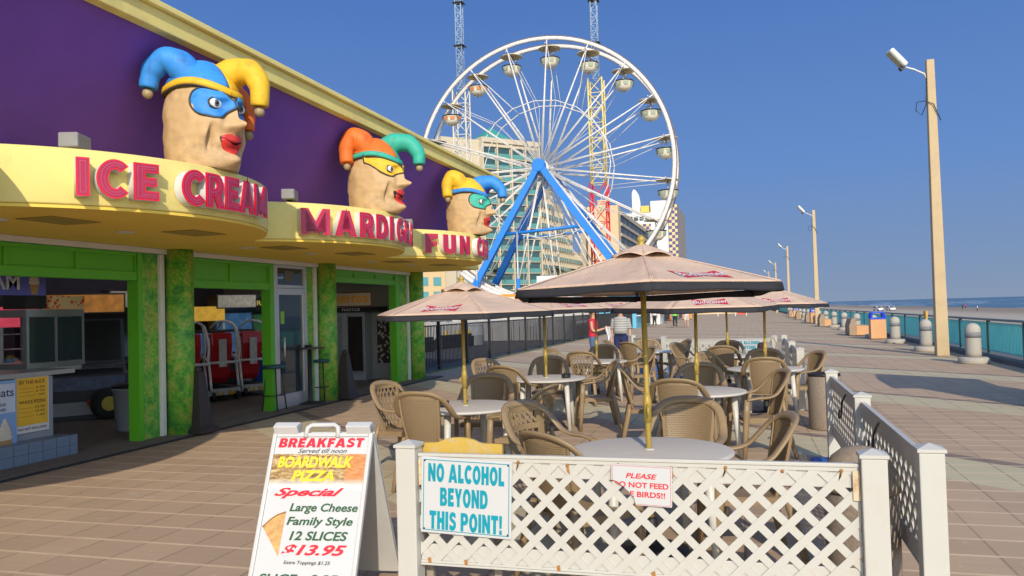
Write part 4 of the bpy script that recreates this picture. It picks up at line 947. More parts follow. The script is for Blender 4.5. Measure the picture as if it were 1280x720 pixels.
# (back top x, y, table, kind, turn in degrees, description)
CH = [(-3.86, 8.06, 'T2', 'lattice', 0, 'lattice-back chair on the arcade side of'), (-2.98, 6.92, 'T2', 'woven', 8, 'woven-back chair in front of'), (-2.90, 8.96, 'T2', 'woven', 0, 'shaded woven chair on the far side of'),
      (-1.83, 7.6, 'T2', 'lattice', 0, 'shaded lattice-back chair on the sea side of'), (-1.80, 6.25, 'T1', 'fan', 10, 'cut-out fan-back chair on the arcade side of'), (-1.22, 4.66, 'T1', 'woven', 0, 'woven chair between the front lattice fence and'),
      (-.44, 6.59, 'T1', 'woven', 0, 'half-shaded woven chair on the far side of'), (.27, 5.65, 'T1', 'woven', 0, 'woven chair leaning away on the sea side of'), (-.70, 8.2, 'T4', 'woven', 0, 'sunlit woven chair in front of'),
      (-.59, 10.5, 'T4', 'woven', 0, 'shaded woven chair on the far side of'), (.40, 9.4, 'T4', 'woven', 12, 'woven chair seen side-on at the sea side of'), (-1.52, 9.9, 'T4', 'woven', 44, 'woven chair seen side-on at the arcade side of'),
      (-3.15, 10.2, 'T3', 'woven', 12, 'sunlit woven chair in front of'), (-1.74, 11.22, 'T3', 'woven', 2, 'woven chair seen side-on at the sea side of'), (-3.0, 12.3, 'T3', 'woven', 0, 'shaded woven chair on the far side of'),
      (-3.96, 11.87, 'T3', 'lattice', 0, 'lattice-back chair on the arcade side of'), (-2.75, 13.55, 'T6', 'lattice', 0, 'sunlit lattice-back chair in front of'), (-2.75, 15.9, 'T6', 'woven', 0, 'shaded woven chair on the far side of'),
      (-1.66, 15.0, 'T6', 'woven', 0, 'woven chair seen side-on at the sea side of'), (-3.61, 14.74, 'T6', 'lattice', 0, 'lattice-back chair on the arcade side of'), (-2.42, 16.85, 'T8', 'woven', 0, 'sunlit woven chair in front of'),
      (-3.15, 18.4, 'T8', 'woven', 25, 'woven chair on the arcade side of'), (-2.18, 18.5, 'T8', 'woven', 0, 'shaded woven chair on the far side of'), (-1.20, 17.9, 'T8', 'woven', 0, 'woven chair tilted on the sea side of'),
      (-1.38, 16.3, 'T7', 'woven', 0, 'woven chair on the arcade side of'), (-.44, 14.75, 'T7', 'woven', 0, 'sunlit woven chair in front of'), (-.34, 16.95, 'T7', 'woven', 0, 'shaded woven chair on the far side of'),
      (-.66, 13.0, 'T5', 'fan', 0, 'cut-out fan-back chair on the arcade side of'), (.22, 11.45, 'T5', 'woven', 0, 'sunlit woven chair in front of'), (.26, 13.75, 'T5', 'woven', 0, 'shaded woven chair on the far side of'), (1.06, 12.85, 'T5', 'woven', 0, 'woven chair seen side-on at the sea side of')]
proto = {}
for (x, y, tb, kind, turn, d) in CH:
    tx, ty = TB[tb]; a = math.atan2(ty - y, tx - x) + R(turn)
    if kind in proto: o = copy_tree(proto[kind])
    else: o = make_chair(kind); proto[kind] = o; refresh_kids()
    o.location = (x + .31 * math.cos(a), y + .31 * math.sin(a), 0); o.rotation_euler = (0, 0, a - math.pi / 2 + random.uniform(-.05, .05))
    tag(o, 'tan ' + d + ' ' + TN[tb], 'chair', 'resin chairs on the terrace')
# ---------------------------------------------------------------- round tables
def marble():
    m, nt, b = new_mat('white_resin_top'); co = objco(nt)
    mp = nt.nodes.new('ShaderNodeMapping'); mp.inputs['Scale'].default_value = (3, 22, 3); nt.links.new(co, mp.inputs[0])
    c = mixc(nt, noise(nt, 1., mp.outputs[0], 6, .7), (.60, .565, .515), (.46, .43, .385)); c = mixc(nt, mth(nt, 'MULTIPLY', noise(nt, 9, co), .3), c, (.6, .58, .55))
    nt.links.new(c, b.inputs['Base Color']); b.inputs['Roughness'].default_value = .6; b.inputs['Specular IOR Level'].default_value = .25; return m
MRB = marble(); WRS = M('white_resin', (.58, .57, .52), .4, nz=.08, dirt=((.35, .3, .22), .3, 4))
def make_table():
    t = thing('round_table', (0, 0, 0), 'table', 'table', 'round white tables on the terrace')
    tp = MB().lathe([(.02, .688), (.535, .688), (.552, .695), (.556, .706), (.548, .716), (.53, .72), (.02, .72)], n=48).build('tabletop', MRB, t)
    MB().lathe([(.026, .7205), (.036, .7205), (.036, .727), (.026, .727)], n=16).build('pole_collar', WRS, tp)
    MB().bx(-.3, .3, -.025, .025, .63, .687).bx(-.025, .025, -.3, -.026, .63, .687).bx(-.025, .025, .026, .3, .63, .687).build('apron', WRS, t)
    for sx in (-1, 1):
        for sy in (-1, 1): MB().tube([(sx * .3, sy * .3, .688), (sx * .335, sy * .335, 0)], [.036, .026], 10).build('leg', WRS, t)
    return t
tp0 = make_table(); refresh_kids()
TL_ = {'T1': 'white marbled round table just behind the front lattice fence', 'T2': 'white round table with an ashtray nearest the arcade', 'T3': 'white round table second along the arcade side', 'T4': 'white round table in the middle of the terrace',
       'T5': 'white round table beside the concrete ash bin', 'T6': 'white round table third along the arcade side', 'T7': 'white round table by the rear lattice fence', 'T8': 'bare white round table without an umbrella at the back'}
for i, (k, (x, y)) in enumerate(TB.items()):
    o = tp0 if i == 0 else copy_tree(tp0); o.location = (x, y, 0); o.rotation_euler = (0, 0, R((20, 40, 8, 28, 15, 30, 0, 50)[i])); o['label'] = TL_[k]
for (x, y, lb) in ((-2.98, 7.62, 'black ashtray on the round table nearest the arcade'), (-2.42, 10.9, 'black ashtray on the second round table along the arcade side')):
    t = thing('ashtray', (x, y, .722), lb, 'ashtray', 'ashtrays on the tables')
    MB().lathe([(.05, 0), (.06, .005), (.065, .045), (.052, .045), (.045, .01), (.01, .008)], n=20).build('dish', BLK, t)
    n_ = MB()
    for k in range(4): n_.bx(-.012, .012, .05, .066, .0455, .06, Matrix.Rotation(R(90 * k + 45), 4, 'Z'))
    n_.build('rests', BLK, t)
# ---------------------------------------------------------------- market umbrellas
def canvas():
    m, nt, b = new_mat('faded_tan_canvas'); co = objco(nt)
    c = mixc(nt, noise(nt, 2.2, co, 5), (.54, .38, .275), (.66, .475, .345)); c = mixc(nt, mth(nt, 'MULTIPLY', noise(nt, 11, co, 6, .7), .3), c, (.42, .31, .225))
    nt.links.new(c, b.inputs['Base Color']); b.inputs['Roughness'].default_value = .9
    mp = nt.nodes.new('ShaderNodeMapping'); mp.inputs['Scale'].default_value = (2.5, 7, 2.5); nt.links.new(co, mp.inputs[0])
    bump(nt, b, mth(nt, 'ADD', noise(nt, 3, co, 3), noise(nt, 1., mp.outputs[0], 3)), .55, .04); return m
CNV = canvas(); VAL = M('black_valance', (.022, .022, .027), .8, nz=.3, ns=6); GLD = M('gold_paint', (.40, .285, .06), .5, .15, nz=.12, ns=6); LRED = M('logo_red', (.55, .02, .04), .6, nz=.06); LWH = M('logo_white', (.72, .70, .68), .6)
UR, UZT, UZR = .945, 2.06, 1.795
def upt_(th0, th1, s, t_, UZT, UZR):
    a = Vector((math.cos(th0), math.sin(th0), 0)) * UR; b = Vector((math.cos(th1), math.sin(th1), 0)) * UR
    p = (a * (1 - s) + b * s) * t_
    p.z = UZT - (UZT - UZR) * (t_ ** 1.06) - .022 * math.sin(math.pi * s) * math.sin(math.pi * min(1, t_ * 1.05))
    return p
def make_umbrella(UZT, UZR):
    def upt(th0, th1, s, t_): return upt_(th0, th1, s, t_, UZT, UZR)
    t = thing('market_umbrella', (0, 0, 0), 'umbrella', 'umbrella', 'tan umbrellas over the tables')
    cn = MB(); vl = MB()
    for k in range(6):
        a0, a1 = R(60 * k), R(60 * k + 60)
        cn.grid(lambda u, v: upt(a0, a1, u, .06 + .94 * v), 12, 14)
        vl.grid(lambda u, v: upt(a0, a1, u, 1.) * (1 + .012 * v) + Vector((0, 0, -.068 * v - .004 - .005 * math.sin(u * 9 + k) * v)), 12, 3)
    c = cn.build('canopy', CNV, t); c.modifiers.new('solid', 'SOLIDIFY').thickness = .004
    vl.build('valance', VAL, t, solid=.004)
    sm = MB()
    for k in range(6): sm.tube([upt(R(60 * k), R(60 * k + 60), 0, .06 + .93 * q / 8) + Vector((0, 0, .003)) for q in range(9)], .006, 5)
    sm.build('seam', CNV, c)
    cap = MB()
    def cf(u, v):
        a = 2 * math.pi * u; sc_ = abs(math.sin(3 * a)); r = .012 + (.185 + .02 * abs(math.cos(3 * a))) * v
        return (r * math.cos(a), r * math.sin(a), UZT + .042 - .092 * v ** 1.5 + (.028 * v ** 4) * sc_)
    cap.grid(cf, 72, 8); cap.build('vent_cap', CNV, t, solid=.005)
    MB().lathe([(.038, UZT + .03), (.042, UZT + .042), (.018, UZT + .055), (.028, UZT + .07), (.031, UZT + .085), (.022, UZT + .1), (.006, UZT + .112)], n=16).build('finial', GLD, t)
    MB().lathe([(.019, .06), (.019, UZT + .04)], n=14).build('pole', GLD, t)
    MB().lathe([(.026, .9), (.026, 1.0), (.03, 1.01), (.03, 1.05), (.026, 1.06), (.02, 1.1)], n=14).tube([(.02, 0, 1.02), (.06, 0, 1.0), (.065, .0, .95)], .008, 6).build('crank', GLD, t)
    MB().lathe([(.24, 0), (.25, .02), (.24, .07), (.06, .09), (.045, .1), (.04, .26), (.025, .27)], n=28).build('base', DKM, t)
    for k in range(6):
        a = R(60 * k); d = Vector((math.cos(a), math.sin(a), 0))
        r_ = MB().tube([d * .03 + Vector((0, 0, UZT - .02)), d * (UR * .97) + Vector((0, 0, UZR - .012))], .008, 5).build('rib', DKM, t)
        MB().tube([d * .03 + Vector((0, 0, UZR - .01)), d * (UR * .5) + Vector((0, 0, UZT - (UZT - UZR) * .52 - .02))], .007, 5).build('strut', DKM, r_)
    for k in (0, 2, 4):
        a0, a1 = R(60 * k), R(60 * k + 60)
        c0, c1, cm = upt(a0, a1, 0, 1), upt(a0, a1, 1, 1), upt(a0, a1, .5, .1)
        mid = upt(a0, a1, .5, .78); x = (c1 - c0).normalized(); upv = (cm - (c0 + c1) / 2).normalized(); z = x.cross(upv).normalized()
        def on(u, v, off):       # a point of the panel, from across u and upslope v in metres
            s_t = .78 - v / (UR * .9); s_s = .5 + u / (UR * max(.2, s_t)); return upt(a0, a1, s_s, s_t) + z * off
        bow = [(-.235, .055), (-.02, .012), (.02, .012), (.235, .06), (.215, 0), (.225, -.055), (.02, -.03), (-.02, -.03), (-.24, -.05), (-.22, 0)]
        mb = MB(); vs = []; nq = 12
        for q in range(nq + 1):
            u = -.17 + .34 * q / nq; e = .035 + .068 * (abs(u) / .17) ** .8
            vs += [on(u + .01 * (1 if u > 0 else -1), e, .006), on(u, -e, .006)]
        mb.add(vs, [(2 * q, 2 * q + 1, 2 * q + 3, 2 * q + 2) for q in range(nq)])
        lg = mb.build('logo_bow', LRED, c)
        tm = text_mesh('Budweiser', 1., .0, .012, .35).copy()
        xs = [v.co.x for v in tm.vertices]; ys = [v.co.y for v in tm.vertices]; fx, fy = .38 / (max(xs) - min(xs)), .115 / (max(ys) - min(ys))
        for v in tm.vertices: v.co = on(v.co.x * fx, v.co.y * fy + .06 * v.co.x * fx, .010)
        tm.materials.clear(); tm.materials.append(LWH); o = bpy.data.objects.new('logo_lettering', tm); col.objects.link(o); o.parent = c
    return t
um0 = make_umbrella(UZT, UZR); um1 = make_umbrella(UZT - .12, UZR - .13); refresh_kids()
UL = [('T1', -1, 'tan umbrella with black edge over the nearest table, the largest in view'), ('T2', 1, 'tan umbrella with black edge over the table nearest the arcade'), ('T3', 2, 'tan umbrella over the second table along the arcade side'),
      ('T4', 2, 'tan umbrella with black edge over the middle table of the terrace'), ('T5', 4, 'tan umbrella over the table beside the concrete ash bin'), ('T6', 0, 'tan umbrella over the third table along the arcade side'), ('T7', 3, 'tan umbrella over the table by the rear lattice fence')]
UAZ = {'T1': -80, 'T2': -58, 'T3': -68, 'T4': -103, 'T5': -106, 'T6': -74, 'T7': -100}   # direction of a corner that faces the camera
ULOGO = {'T1': 1, 'T2': -1, 'T3': 1, 'T4': 1, 'T5': 1, 'T6': 1, 'T7': 1}                   # which neighbour panel carries the mark
for i, (k, _, lb) in enumerate(UL):
    o = um0 if i == 0 else um1 if i == 1 else copy_tree(um1); o.location = (*TB[k], 0)
    a = UAZ[k] - (60 if ULOGO[k] < 0 else 0)
    o.rotation_euler = (R(random.uniform(-1, 1)) if i else R(.2), R(random.uniform(-1, 1)) if i else R(-1.6), R(a)); o['label'] = lb
# ---------------------------------------------------------------- white lattice fences
VIN = M('white_vinyl', (.50, .49, .445), .42, nz=.06, ns=3, dirt=((.42, .36, .27), .25, 3)); RUST = M('rust', (.36, .16, .04), .8, nz=.4, ns=60); BPL = M('blue_foot', (.03, .12, .42), .6, nz=.25)
def clip_poly(poly, x0, x1, z0, z1):
    for ax, lim, sgn in ((0, x0, 1), (0, x1, -1), (1, z0, 1), (1, z1, -1)):
        out = []
        for i in range(len(poly)):
            a, b = poly[i], poly[(i + 1) % len(poly)]; da, db = sgn * (a[ax] - lim), sgn * (b[ax] - lim)
            if da >= 0: out.append(a)
            if da * db < 0:
                t_ = da / (da - db); out.append((a[0] + (b[0] - a[0]) * t_, a[1] + (b[1] - a[1]) * t_))
        poly = out
        if len(poly) < 3: return None
    return poly
def fence_section(loc, rz, wd, label, posts=(0, 1), pitch=.141, z0=.318, z1=.895, feet=()):
    t = thing('lattice_fence', loc, label, 'fence', 'white lattice fences round the terrace', rz)
    xa, xb = .06, wd - .06
    fw_, hw = (lambda u, v, w: (u, w, v)), .0192
    la = MB()
    for sg, (ya, yb) in ((1, (-.010, -.003)), (-1, (-.006, .001))):
        k = -8
        while k * pitch < wd + 2:
            cx = k * pitch; d = Vector((1, sg)).normalized(); nn = Vector((-d.y, d.x)) * hw
            c = Vector((cx, (z0 + z1) / 2)); p, q = c - d * 1.5, c + d * 1.5
            poly = clip_poly([tuple(p - nn), tuple(q - nn), tuple(q + nn), tuple(p + nn)], xa, xb, z0 + .01, z1 - .01)
            if poly: la.prism(poly[::-1], ya, yb, fw_)
            k += 1
    la.build('lattice', VIN, t)
    MB().bx(xa, xb, .0015, .011, z1 - .10, z1 - .001).bx(xa, xb, -.0115, .0012, z1 - .022, z1 - .0005).bx(xa, xb, -.018, .014, z1, z1 + .018).build('top_rail', VIN, t, bevel=.003)
    MB().bx(xa, xb, .0015, .011, z0 + .001, z0 + .10).bx(xa, xb, -.0115, .0012, z0 + .0005, z0 + .014).bx(xa, xb, -.016, .014, z0 - .012, z0).build('bottom_rail', VIN, t, bevel=.003)
    for i in posts:
        x = 0 if i == 0 else wd
        p = MB().bx(x - .057, x + .057, -.057, .057, 0, .945).build('post', VIN, t, bevel=.006)
        MB().bx(x - .064, x + .064, -.064, .064, .946, .962).add([(x - .064, -.064, .962), (x + .064, -.064, .962), (x + .064, .064, .962), (x - .064, .064, .962), (x, 0, .985)], [(0, 1, 4), (1, 2, 4), (2, 3, 4), (3, 0, 4)]).build('post_cap', VIN, p)
    for x, dy in feet:
        MB().bx(x - .16, x + .16, dy - .1, dy + .1, 0, .055).build('foot', BPL, t, bevel=.02)
    return t
f1 = fence_section((-1.81, 4.1, 0), 0, 2.36, 'white lattice fence panel at the front carrying the NO ALCOHOL sign')
for i in range(9):
    x = .1 + i * .265; z = .868 if i % 2 else .878
    MB().lathe([(.001, 0), (.009, .0), (.007, .004), (.001, .005)], (x, -.013, z), 10, T=Matrix.Rotation(R(90), 4, 'X')).build('screw', RUST, f1)
    if i % 3 != 1: MB().prism([(x - .005, z), (x + .006, z - .004), (x + .014 * (1 if i % 2 else -1), z - .05), (x - .003, z - .03)][::-1], -.0139, -.0129, lambda u, v, w: (u, w, v)).build('rust_streak', RUST, f1)
for i, x in enumerate((.11, .32, .83, 1.32, 1.9, 2.27)):
    MB().prism([(x - .008, .345), (x + .01, .35), (x + .014, .31), (x - .004, .305)][::-1], -.0139, -.0129, lambda u, v, w: (u, w, v)).build('rust_streak', RUST, f1)
for x in (.075, 2.28):
    MB().bx(x - .012, x + .02, -.0195, -.0185, .74, .88).build('corner_bracket', M('cream_bracket', (.6, .5, .33), .6, nz=.2, dirt=((.4, .15, .03), .8, 25)), f1)
fence_section((.83, 4.29, 0), R(90), 2.35, 'white lattice fence panel nearest the camera along the open boardwalk side')
fence_section((.83, 6.64, 0), R(90), 2.25, 'white lattice fence panel second along the open boardwalk side, blue feet', posts=(1,), feet=((2.2, .13), ))
fence_section((.80, 13.3, 0), R(90), 2.3, 'white lattice fence panel beyond the gap by the concrete ash bin')
fence_section((.80, 15.6, 0), R(90), 3.0, 'white lattice fence panel at the far sea-side corner of the terrace', posts=(1,))
fence_section((-1.85, 18.95, 0), R(-12), 2.5, 'white lattice fence panel across the back of the terrace with a blue lettered sign', feet=((.3, 0), (1.1, 0)))
fence_section((-2.75, 20.2, 0), R(-54), 1.5, 'short white lattice fence panel angled at the back arcade-side corner', posts=(0,), feet=((.2, 0), (1.0, 0)))
for (x, y, z, lb) in ((.80, 5.6, .82, 'thin black bungee cord hooked over the side fence panel nearest the camera'), (.80, 7.4, .8, 'thin black bungee cord hanging on the second side fence panel')):
    tag(MB().tube(spl([(x, y, z + .08), (x - .03, y + .03, z), (x - .025, y + .16, z - .12), (x - .03, y + .3, z - .16), (x - .02, y + .36, z - .1)], 5, False), .008, 6).build('bungee_cord', BLK), lb, 'cord', 'bungee cords on the side fence')
# yellow board behind the front fence
t = thing('yellow_board', (-1.545, 4.19, .55), 'worn yellow board with a humped top standing behind the front lattice fence', 'board')
hump = [(-.25, 0), (.25, 0), (.25, .395), (.24, .403), (.14, .405)] + [(.115 * math.cos(R(a)), .406 + .03 * math.sin(R(a)) ** 1.3) for a in range(15, 166, 15)] + [(-.14, .405), (-.24, .403), (-.25, .395)]
MB().prism(hump[::-1], -.012, .012, lambda u, v, w: (u, w, v)).build('panel', M('worn_yellow_paint', (.52, .345, .06), .7, nz=.1, dirt=((.45, .4, .33), .75, 14)), t)
for s in (-1, 1): MB().bx(s * .2 - .02, s * .2 + .02, .0125, .04, -.55, .3).build('stake', M('grey_wood', (.3, .26, .2), .8), t)
# ---------------------------------------------------------------- hung signs
SGN = M('sign_white', (.52, .53, .53), .35, nz=.03, dirt=((.5, .48, .42), .2, 5)); CYA = M('cyan_ink', (.0, .27, .36), .4); RIN = M('red_ink', (.62, .02, .04), .4)
def face(x, y, z): return frame((x, y, z), (1, 0, 0), (0, -1, 0))
s1 = thing('warning_sign', (-1.475, 4.075, .685), 'white sign with blue capitals NO ALCOHOL BEYOND THIS POINT! on the front fence', 'sign', rz=R(.8)); s1.rotation_euler = (0, R(2.2), R(.8))
MB().bx(-.255, .255, -.003, .003, -.205, .205).build('plate', SGN, s1, bevel=.002)
bd = MB()
for (x0, x1, z0, z1) in ((-.243, .243, .187, .191), (-.243, .243, -.191, -.187), (-.243, -.239, -.1868, .1868), (.239, .243, -.1868, .1868)): bd.bx(x0, x1, -.0045, -.0032, z0, z1)
bd.build('border_line', CYA, s1)
for i, (b_, w_) in enumerate((('NO ALCOHOL', .43), ('BEYOND', .27), ('THIS POINT!', .41))):
    block('lettering', b_, CYA, s1, face(0 if i != 1 else -.01, -.0045, .122 - .128 * i), .098, w_, .0006, gap=.1)
for sx in (-1, 1):
    for sz in (-1, 1): MB().lathe([(.001, 0), (.006, 0), (.004, .003), (.001, .003)], (sx * .236, -.0035, sz * .184), 8, T=Matrix.Rotation(R(90), 4, 'X')).build('screw', DKM, s1)
s2 = thing('notice_sign', (-.535, 4.078, .778), 'small broken white sign with red letters about not feeding birds', 'sign'); s2.rotation_euler = (0, R(1.8), 0)
def q2(px, py): return ((px - 545) / 9 * .00445, -(py - 355) / 9 * .00445)
out2 = [q2(*p) for p in ((238, 148), (850, 150), (856, 160), (856, 548), (850, 556), (495, 556), (470, 480), (440, 445), (372, 380), (300, 325), (238, 312))]
MB().prism(out2[::-1], -.0025, .0025, lambda u, v, w: (u, w, v)).build('plate', SGN, s2)
import bmesh
def cut_text(o, p, n):
    bm = bmesh.new(); bm.from_mesh(o.data)
    bmesh.ops.bisect_plane(bm, geom=bm.verts[:] + bm.edges[:] + bm.faces[:], plane_co=p, plane_no=n, clear_outer=True)
    bm.to_mesh(o.data); bm.free()
text('lettering', 'PLEASE', RIN, s2, face(0, -.004, q2(0, 258)[1]), height=.026, width=.156, extrude=.0005, bold=.022, shear=.25)
o = text('lettering', 'DO NOT FEED', RIN, s2, face(q2(540, 0)[0], -.004, q2(0, 350)[1]), height=.028, width=.278, extrude=.0005, bold=.022)
a_, b_ = q2(238, 316), q2(385, 385); cut_text(o, (a_[0], 0, a_[1]), ((b_[1] - a_[1]), 0, -(b_[0] - a_[0])))
o = text('lettering', 'THE BIRDS!!', RIN, s2, face(q2(545, 0)[0], -.004, q2(0, 443)[1]), height=.028, width=.24, extrude=.0005, bold=.022)
a_, b_ = q2(420, 420), q2(480, 500); cut_text(o, (a_[0], 0, a_[1]), ((b_[1] - a_[1]), 0, -(b_[0] - a_[0])))
bd = MB()
for (p, q) in (((250, 160), (842, 160)), ((842, 166), (842, 545)), ((250, 166), (250, 312)), ((500, 546), (836, 546))):
    (x0, z0), (x1, z1) = q2(*p), q2(*q); bd.bx(min(x0, x1) - .0008, max(x0, x1) + .0008, -.0036, -.0026, min(z0, z1) - .0008, max(z0, z1) + .0008)
bd.build('border_line', RIN, s2)
s3 = thing('warning_sign', (.05, 18.51, .72), 'white sign with blue capitals on the fence at the back of the terrace', 'sign', rz=R(-12))
MB().bx(-.3, .3, -.003, .003, -.17, .17).build('plate', SGN, s3)
for i, b_ in enumerate(('NO ALCOHOL', 'BEYOND', 'THIS POINT!')): block('lettering', b_, CYA, s3, face(0, -.0045, .1 - .105 * i), .075, (.5, .3, .48)[i], .0006)
# ---------------------------------------------------------------- A-frame menu board
APL = M('aframe_white', (.52, .52, .51), .4, nz=.05, dirt=((.4, .37, .3), .25, 4)); INK_G = M('green_ink', (.02, .085, .03), .4); INK_Y = M('yellow_ink', (.80, .60, .03), .4); INK_K = M('black_ink', (.03, .03, .03), .4)
af = thing('menu_board', (-2.43, 4.27, 0), 'white folding A-frame board advertising breakfast and pizza with a cheese slice picture', 'menu board', rz=R(7.3))
LZ, LY = 1.02, .48; LL = math.hypot(LZ, LY)
TF = frame((0, -LY, 0), (1, 0, 0), (0, -LZ / LL, LY / LL)); TBk = frame((0, LY, 0), (-1, 0, 0), (0, LZ / LL, LY / LL))
for T_, nm in ((TF, 'front_panel'), (TBk, 'rear_panel')):
    mb = MB().bx(-.31, .31, .05, 1.09, -.03, -.006, T_)
    for (x0, x1, y0, y1) in ((-.31, -.285, .0, 1.09), (.285, .31, 0, 1.09), (-.284, .284, .05, .075), (-.284, .284, 1.065, 1.09)): mb.bx(x0, x1, y0, y1, -.0055, .006, T_)
    for x in (-.225, .225): mb.bx(x - .075, x + .075, 1.091, 1.155, -.04, .008, T_)
    p = mb.build(nm, APL, af, bevel=.006)
MB().tube([(-.1, -.03, .96), (-.095, -.01, 1.015), (-.07, 0, 1.03), (.07, 0, 1.03), (.095, -.01, 1.015), (.1, -.03, .96)], .015, 8).build('handle', APL, af)
def fa(a, b, z=0.): return frame(TF @ Vector((a, b, z)), (1, 0, 0), (0, -LZ / LL, LY / LL))
po = MB().bx(-.284, .284, .076, 1.064, -.0055, -.002, TF).build('poster', SGN, af)
def food_mat():
    m, nt, b = new_mat('pizza_picture'); co = objco(nt, 'Generated')
    n = noise(nt, 9., co, 7, .75)
    c = ramp(nt, n, [(.3, (.05, .025, .01)), (.45, (.25, .13, .04)), (.55, (.5, .36, .15)), (.68, (.6, .5, .35))])
    sp = nt.nodes.new('ShaderNodeSeparateXYZ'); nt.links.new(co, sp.inputs[0])
    c = mixc(nt, mth(nt, 'MULTIPLY', mth(nt, 'GREATER_THAN', sp.outputs[0], .8), .7), c, (.6, .22, .06))
    c = mixc(nt, mth(nt, 'MINIMUM', mth(nt, 'MAXIMUM', mth(nt, 'MULTIPLY', mth(nt, 'SUBTRACT', .32, sp.outputs[2]), 4.), 0.), 1.), c, (.70, .70, .68))
    nt.links.new(c, b.inputs['Base Color']); b.inputs['Roughness'].default_value = .3; return m
MB().bx(-.284, .284, .755, .963, -.0018, -.0008, TF).build('food_picture', food_mat(), po)
def AT(body, a, b, h_, w_, mat, bold=.02, shear=.0, sp=1.): text('lettering', body, mat, po, fa(a, b, .0006), height=h_, width=w_, extrude=.0006, bold=bold, shear=shear, space=sp)
block('lettering', 'BREAKFAST', RIN, po, fa(0, 1.03, .0006), .056, .52, .0006, shear=.12); AT('Served till noon', .015, .982, .026, .3, INK_K, .0, .4)
AT('BOARDWALK', -.02, .915, .066, .46, INK_Y, .035, .2); AT('PIZZA', -.02, .835, .062, .26, INK_Y, .035, .2)
AT('Special', -.03, .735, .062, .42, RIN, .03, .5); AT('Large Cheese', .072, .648, .06, .405, INK_G, .022, .2); AT('Family Style', .06, .572, .06, .39, INK_G, .022, .2)
AT('12 SLICES', .065, .498, .05, .34, INK_G, .025, .2); AT('$13.95', .05, .418, .066, .38, RIN, .032, .35); AT('Extra Toppings $1.25', .02, .352, .024, .27, INK_K, .008, .2)
AT('SLICE - 2.25', -.02, .268, .05, .46, INK_G, .02, .2)
slc = MB()
P3 = lambda a, b, z: tuple(TF @ Vector((a, b, z)))
slc.add([P3(-.275, .545, .0004), P3(-.235, .585, .0004), P3(-.2, .61, .0004), P3(-.15, .628, .0004), P3(-.155, .385, .0004)], [(4, 3, 2, 1, 0)])
sl = slc.build('pizza_slice', M('cheese', (.55, .33, .12), .5, nz=.6, ns=25, dirt=((.45, .12, .03), .7, 30)), po)
MB().tube([P3(-.277, .545, .001), P3(-.237, .587, .001), P3(-.2, .613, .001), P3(-.15, .63, .001)], .011, 6, flat=(.011, .001)).build('crust', M('crust', (.45, .20, .05), .6, nz=.3, ns=30), sl)
# ---------------------------------------------------------------- ash bins
AGG = M('pebble_aggregate', (.25, .20, .155), .9, nz=.5, ns=55, bp=.5, bs=120)
t = thing('ash_bin', (.97, 11.35, 0), 'brown pebbled concrete ash bin at the gap in the sea-side fence', 'bin')
MB().lathe([(.20, 0), (.21, .02), (.21, .68), (.2, .70)], n=32).build('drum', AGG, t); MB().lathe([(.205, .701), (.205, .73), (.17, .74), (.16, .71), (.01, .705)], n=32).build('rim', DKM, t)
t = thing('domed_bin', (.60, 4.98, 0), 'large brown pebbled bin with domed lid behind the front fence corner', 'bin')
MB().lathe([(.19, 0), (.2, .02), (.2, .58), (.19, .6)], n=36).build('drum', AGG, t)
MB().lathe([(.208, .601), (.212, .62), (.205, .66), (.19, .72), (.155, .785), (.10, .83), (.03, .848), (.005, .85)], n=36).build('domed_lid', M('lid_aggregate', (.27, .21, .15), .85, nz=.35, ns=30, bp=.3, bs=90), t)
MB().bx(-.09, .09, -.203, -.17, .63, .7).build('flap', DKM, t)
t = thing('slung_bag', (.34, 15.95, .62), 'grey bag with a dark opening propped on the far chairs by the rear fence', 'bag', rz=R(20))
MB().sph((0, 0, .14), (.16, .12, .2), 16, 12).build('bag_body', M('bag_grey', (.22, .21, .2), .8, nz=.3, ns=10), t); MB().sph((-.1, -.06, .24), (.08, .06, .09), 14, 10).build('opening', M('bag_dark', (.04, .02, .02), .8), t)
MB().tube([(.08, .0, .3), (.16, 0, .42), (.22, 0, .3), (.2, 0, .1)], .014, 6).build('strap', M('bag_strap', (.35, .28, .18), .7), t)
MB().bx(-.14, .14, -.1, .1, -.62, -.05).build('stool_crate', M('crate_dark', (.08, .07, .06), .8), t)
t = thing('blue_crate', (-2.35, 20.9, 0), 'blue plastic crate with white posts leaning in it behind the terrace', 'crate')
MB().bx(-.55, .55, -.25, .25, 0, .35).build('tub', BPL, t, bevel=.03)
for x in (-.42, 0., .45): MB().bx(x - .07, x + .07, -.07, .07, .355, .62).build('white_stub', VIN, t)
# ---------------------------------------------------------------- arcade front and interior
TILE = M('blue_grey_tile', (.16, .22, .30), .35, nz=.2, ns=14); STE = M('stainless', (.45, .46, .48), .3, .7, nz=.08)
ct = thing('serving_counter', (-8.75, 7.4, .03), 'grey tiled serving counter with a stone top just inside the first arcade opening', 'counter')
MB().bx(-.75, .3, -1.3, .72, 0, .99).build('body', M('counter_grey', (.30, .31, .33), .6, nz=.1), ct)
MB().bx(-.95, .36, -1.35, 1.02, 1.0, 1.06).bx(-.95, -.2, 1.021, 1.7, 1.0, 1.06).build('countertop', M('counter_stone', (.33, .33, .33), .35, nz=.3, ns=30), ct, bevel=.01)
tb = MB().bx(.305, .58, -1.3, .82, 0, .24).build('tiled_step', TILE, ct)
gr = MB()
for k in range(1, 11): gr.bx(.5801, .582, -1.3 + k * .2 - .004, -1.3 + k * .2 + .004, .001, .239)
gr.bx(.5805, .5824, -1.3, .82, .116, .122); gr.build('tile_joints', M('grout', (.09, .11, .13), .8), tb)
pb = thing('price_board', (-8.43, 7.78, .70), 'orange and yellow price board BY THE SLICE on the counter front', 'sign')
